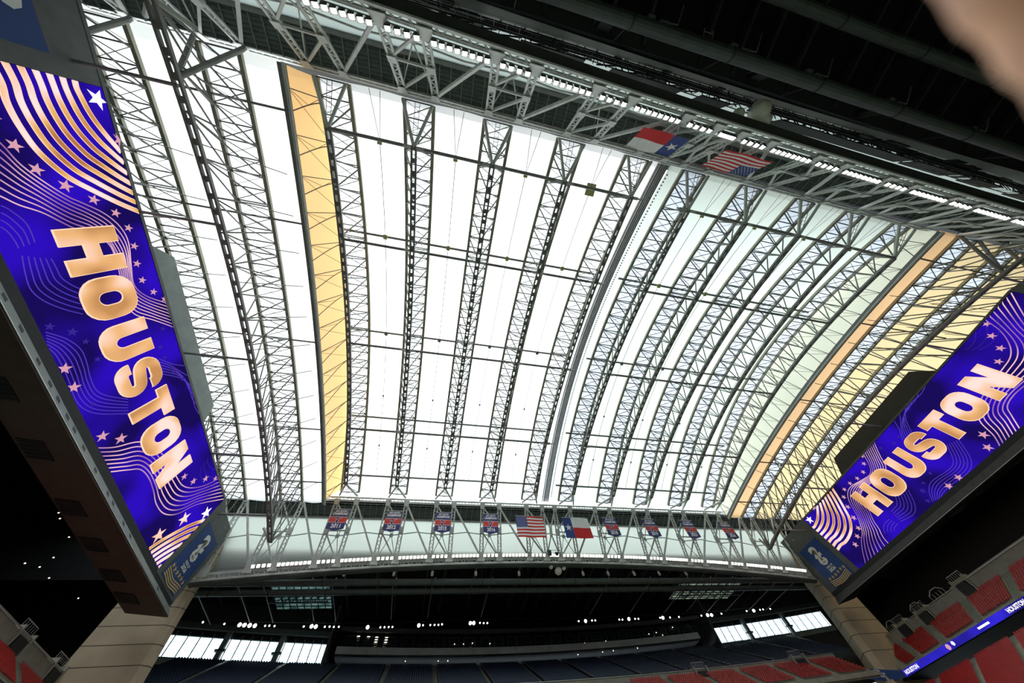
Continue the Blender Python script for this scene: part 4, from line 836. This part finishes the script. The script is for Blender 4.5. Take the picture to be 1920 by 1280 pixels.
# vomitory boxes and rails on the parapets
for i, (x,y,z,a) in enumerate(((142.2,84.5,33.0,0),(142.2,92.5,33.2,0),(142.2,70.0,33.5,0),(2*CX-142.4,84,33.0,math.pi),(2*CX-142.4,97,33.2,math.pi),(111,106.3,31.3,1.4),(80,110.7,31.3,1.5))):
    T = empty('entry_portal',(x,y,z)); T.rotation_euler = (0,0,a); tag(T,'dark stand entry with pale railings, %s' % ('second on the right parapet','nearest the column on the right parapet','third on the right parapet','on the left parapet away from the column','on the left parapet beside the column','on the far parapet near the column','on the far parapet farther from the column')[i],'entrance','entries on the parapets')
    MB().box((-1.2,-1.4,-2.4),(0.6,1.4,0.2)).build('opening','black',T); m = MB()
    for yy in (-1.9,1.9): m.box((-1.2,yy-0.18,-2.4),(1.2,yy+0.18,1.3))
    m.box((0.2,-1.9,0.2),(1.4,1.9,1.3)); m.build('surround','conc2',T); m = MB()
    for k in range(7): m.beam((-0.2,-1.9+k*0.63,1.3),(-0.2,-1.9+k*0.63,2.3),0.07,0.07)
    m.beam((-0.2,-1.9,2.3),(-0.2,1.9,2.3),0.1,0.1); m.build('railing','rail',T)
for i, (y0,y1) in enumerate(((87,83),(79.5,75),(97,94))):
    T = empty('railing',(141.8,y0,33.8)); tag(T,'white access railing along the right parapet, %s stretch' % ordn(i),'railing','white railings on the right parapet'); m = MB(); d = y1-y0
    m.beam((0,0,1.0),(0.3,d*0.3,1.9),0.14,0.14).beam((0.3,d*0.3,1.9),(0.3,d*0.7,1.9),0.14,0.14).beam((0.3,d*0.7,1.9),(0,d,1.0),0.14,0.14)
    for k in range(5): m.beam((0.1,d*k/4,-0.3),(0.1,d*k/4,1.1),0.1,0.1)
    m.build('bars','rail',T)
# ribbon display along the front edge, right side (and left)
rb = empty('ribbon_display',(132.9,64,24.9)); tag(rb,'long violet blue ribbon display reading HOUSTON and FIFA WORLD CUP on the right stand','display')
MB().box((-0.1,-34,-0.62),(0.05,33.0,0.62)).build('screen','rib_b',rb)
y = 32.4
for tx, w in (('HOUSTON',4.6),('@',3),('ricochet',0),('HOUSTON',4.6),('FIFA WORLD CUP',11.5)):
    if tx == '@':
        MB().tube((-0.12,y-5.5,0),(-0.16,y-5.5,0),0.55,8).build('emblem','pstar',rb); MB().tube((-0.12,y-7.2,0.1),(-0.16,y-7.2,0.1),0.45,5).build('emblem','rib_w',rb); y -= 12; continue
    if not w: y -= 2; MB().box((-0.14,y-4,-0.15),(-0.12,y-0.8,0.2)).build('lettering','rib_w',rb); y -= 9; continue
    v_, f_ = text_mesh(tx, w, 0.8, 0.04); flat('lettering',[(a,b-0.4) for a,b in v_],f_,-0.15,'rib_w',rb,lambda a,b,z,y=y:(z,y-a,b)); y -= w+5
# blue fascia sign at the corner of the right stand
T = empty('corner_sign',(130,100,27)); tag(T,'blue corner sign reading FIFA WORLD CUP 2026 below the right column','sign')
A_, B_ = V(125.2,102.3,28.0)-T.location, V(132.9,97.1,25.6)-T.location; hgt = V(0,0,-2.4)
MB().prism([A_,B_,B_+V(0,0,-1.3),A_.lerp(B_,0.55)+hgt,A_+hgt*0.9],(0.1,0.15,0)).build('panel','adblue',T)
ux = (B_-A_).normalized(); 
for k, tx in enumerate(('FIFA','WORLD CUP','2026')):
    w = (1.3,2.6,1.3)[k]; v_, f_ = text_mesh(tx, w, 0.42, 0.03); c0 = A_.lerp(B_,0.42)+V(0,0,-0.55-k*0.55)-ux*w/2
    MB().add([tuple(c0+ux*a+V(0,0,1)*b+V(-0.08,-0.1,0)) for a,b in v_],f_).build('lettering','adwhite',T)
# ---------------- the photographer's finger in front of the lens
def skin_chain(name, pts, rad, parent, m='skin'):
    bm = bmesh.new(); lay = bm.verts.layers.skin.verify(); vv = [bm.verts.new(p) for p in pts]
    for i, v in enumerate(vv): v[lay].radius = (rad[i],rad[i]); v[lay].use_root = (i == len(vv)-1)
    for a, b in zip(vv, vv[1:]): bm.edges.new((a,b))
    me = bpy.data.meshes.new(name); bm.to_mesh(me); bm.free()
    o = bpy.data.objects.new(name, me); COL.objects.link(o); me.materials.append(M[m]); o.parent = parent
    o.modifiers.new('skin','SKIN').use_smooth_shade = True; s = o.modifiers.new('sub','SUBSURF'); s.levels = 3; s.render_levels = 3; return o
def ray(px, py, d):
    c = ((px-960)/580, (py-640)/580, 1.0); w = V(*[R0[k]*c[0]+R1[k]*c[1]+R2[k]*c[2] for k in range(3)]); return w.normalized()*d
H = empty('person_hand', ray(2100,-150,0.075)); tag(H,'blurred hand of the photographer, a finger covering the top right corner','person')
def rel(p): return tuple(p-H.location)
_n = 27
skin_chain('index_finger',[rel(ray(1715+930*i/(_n-1),-500+930*i/(_n-1),0.078)) for i in range(_n)],[(0.0064+0.0030*min(1,i/8))*(1+0.05*math.sin(i*2.1)) for i in range(_n)],H)
_tip = ray(1715,-500,0.078); _base = ray(2645,430,0.078); _d = (_base-_tip).normalized(); _s = ray(3000,-500,1.0); _s = (_s-_d*_s.dot(_d)).normalized(); _nn = _d.cross(_s)
for _k, (_nm, _dt, _l) in enumerate((('middle_finger',-0.006,1),('ring_finger',0.002,1),('little_finger',0.018,1))):
    _o = _s*0.0205*(_k+1); _a = _tip+_d*_dt+_o+_nn*0.003; _b = _base+_o; _c = _a.lerp(_b,0.5)-_nn*0.004
    skin_chain(_nm,[rel(_a),rel(_a.lerp(_c,0.5)),rel(_c),rel(_c.lerp(_b,0.5)),rel(_b),rel(_b+_d*0.02)],[0.006,0.0078,0.0085,0.0085,0.0095,0.009],H)
_pa = []
for _t, _lo, _hi, _th in ((0,-0.010,0.072,0.011),(0.045,-0.008,0.070,0.014),(0.085,0.006,0.060,0.015),(0.11,0.012,0.054,0.016),(0.30,0.004,0.066,0.026)):
    for _u, _v in ((_lo,-1),(_hi,-1),(_hi,1),(_lo,1)): _pa.append(_base+_d*_t+_s*_u+_nn*_th*_v-H.location)
_m = MB(); _m.add(_pa,[(0,1,2,3),(19,18,17,16)]+[(4*i+j,4*i+4+j,4*i+4+(j+1)%4,4*i+(j+1)%4) for i in range(4) for j in range(4)])
_p = _m.build('palm','skin',H,True); _q = _p.modifiers.new('sub','SUBSURF'); _q.levels = 2; _q.render_levels = 2
_b0 = _base+_d*0.065; skin_chain('thumb',[rel(_b0),rel(_b0-_s*0.02-_d*0.015+_nn*0.01),rel(_b0-_s*0.036-_d*0.03+_nn*0.014),rel(_b0-_s*0.042-_d*0.052+_nn*0.016)],[0.014,0.0125,0.0105,0.0085],H)
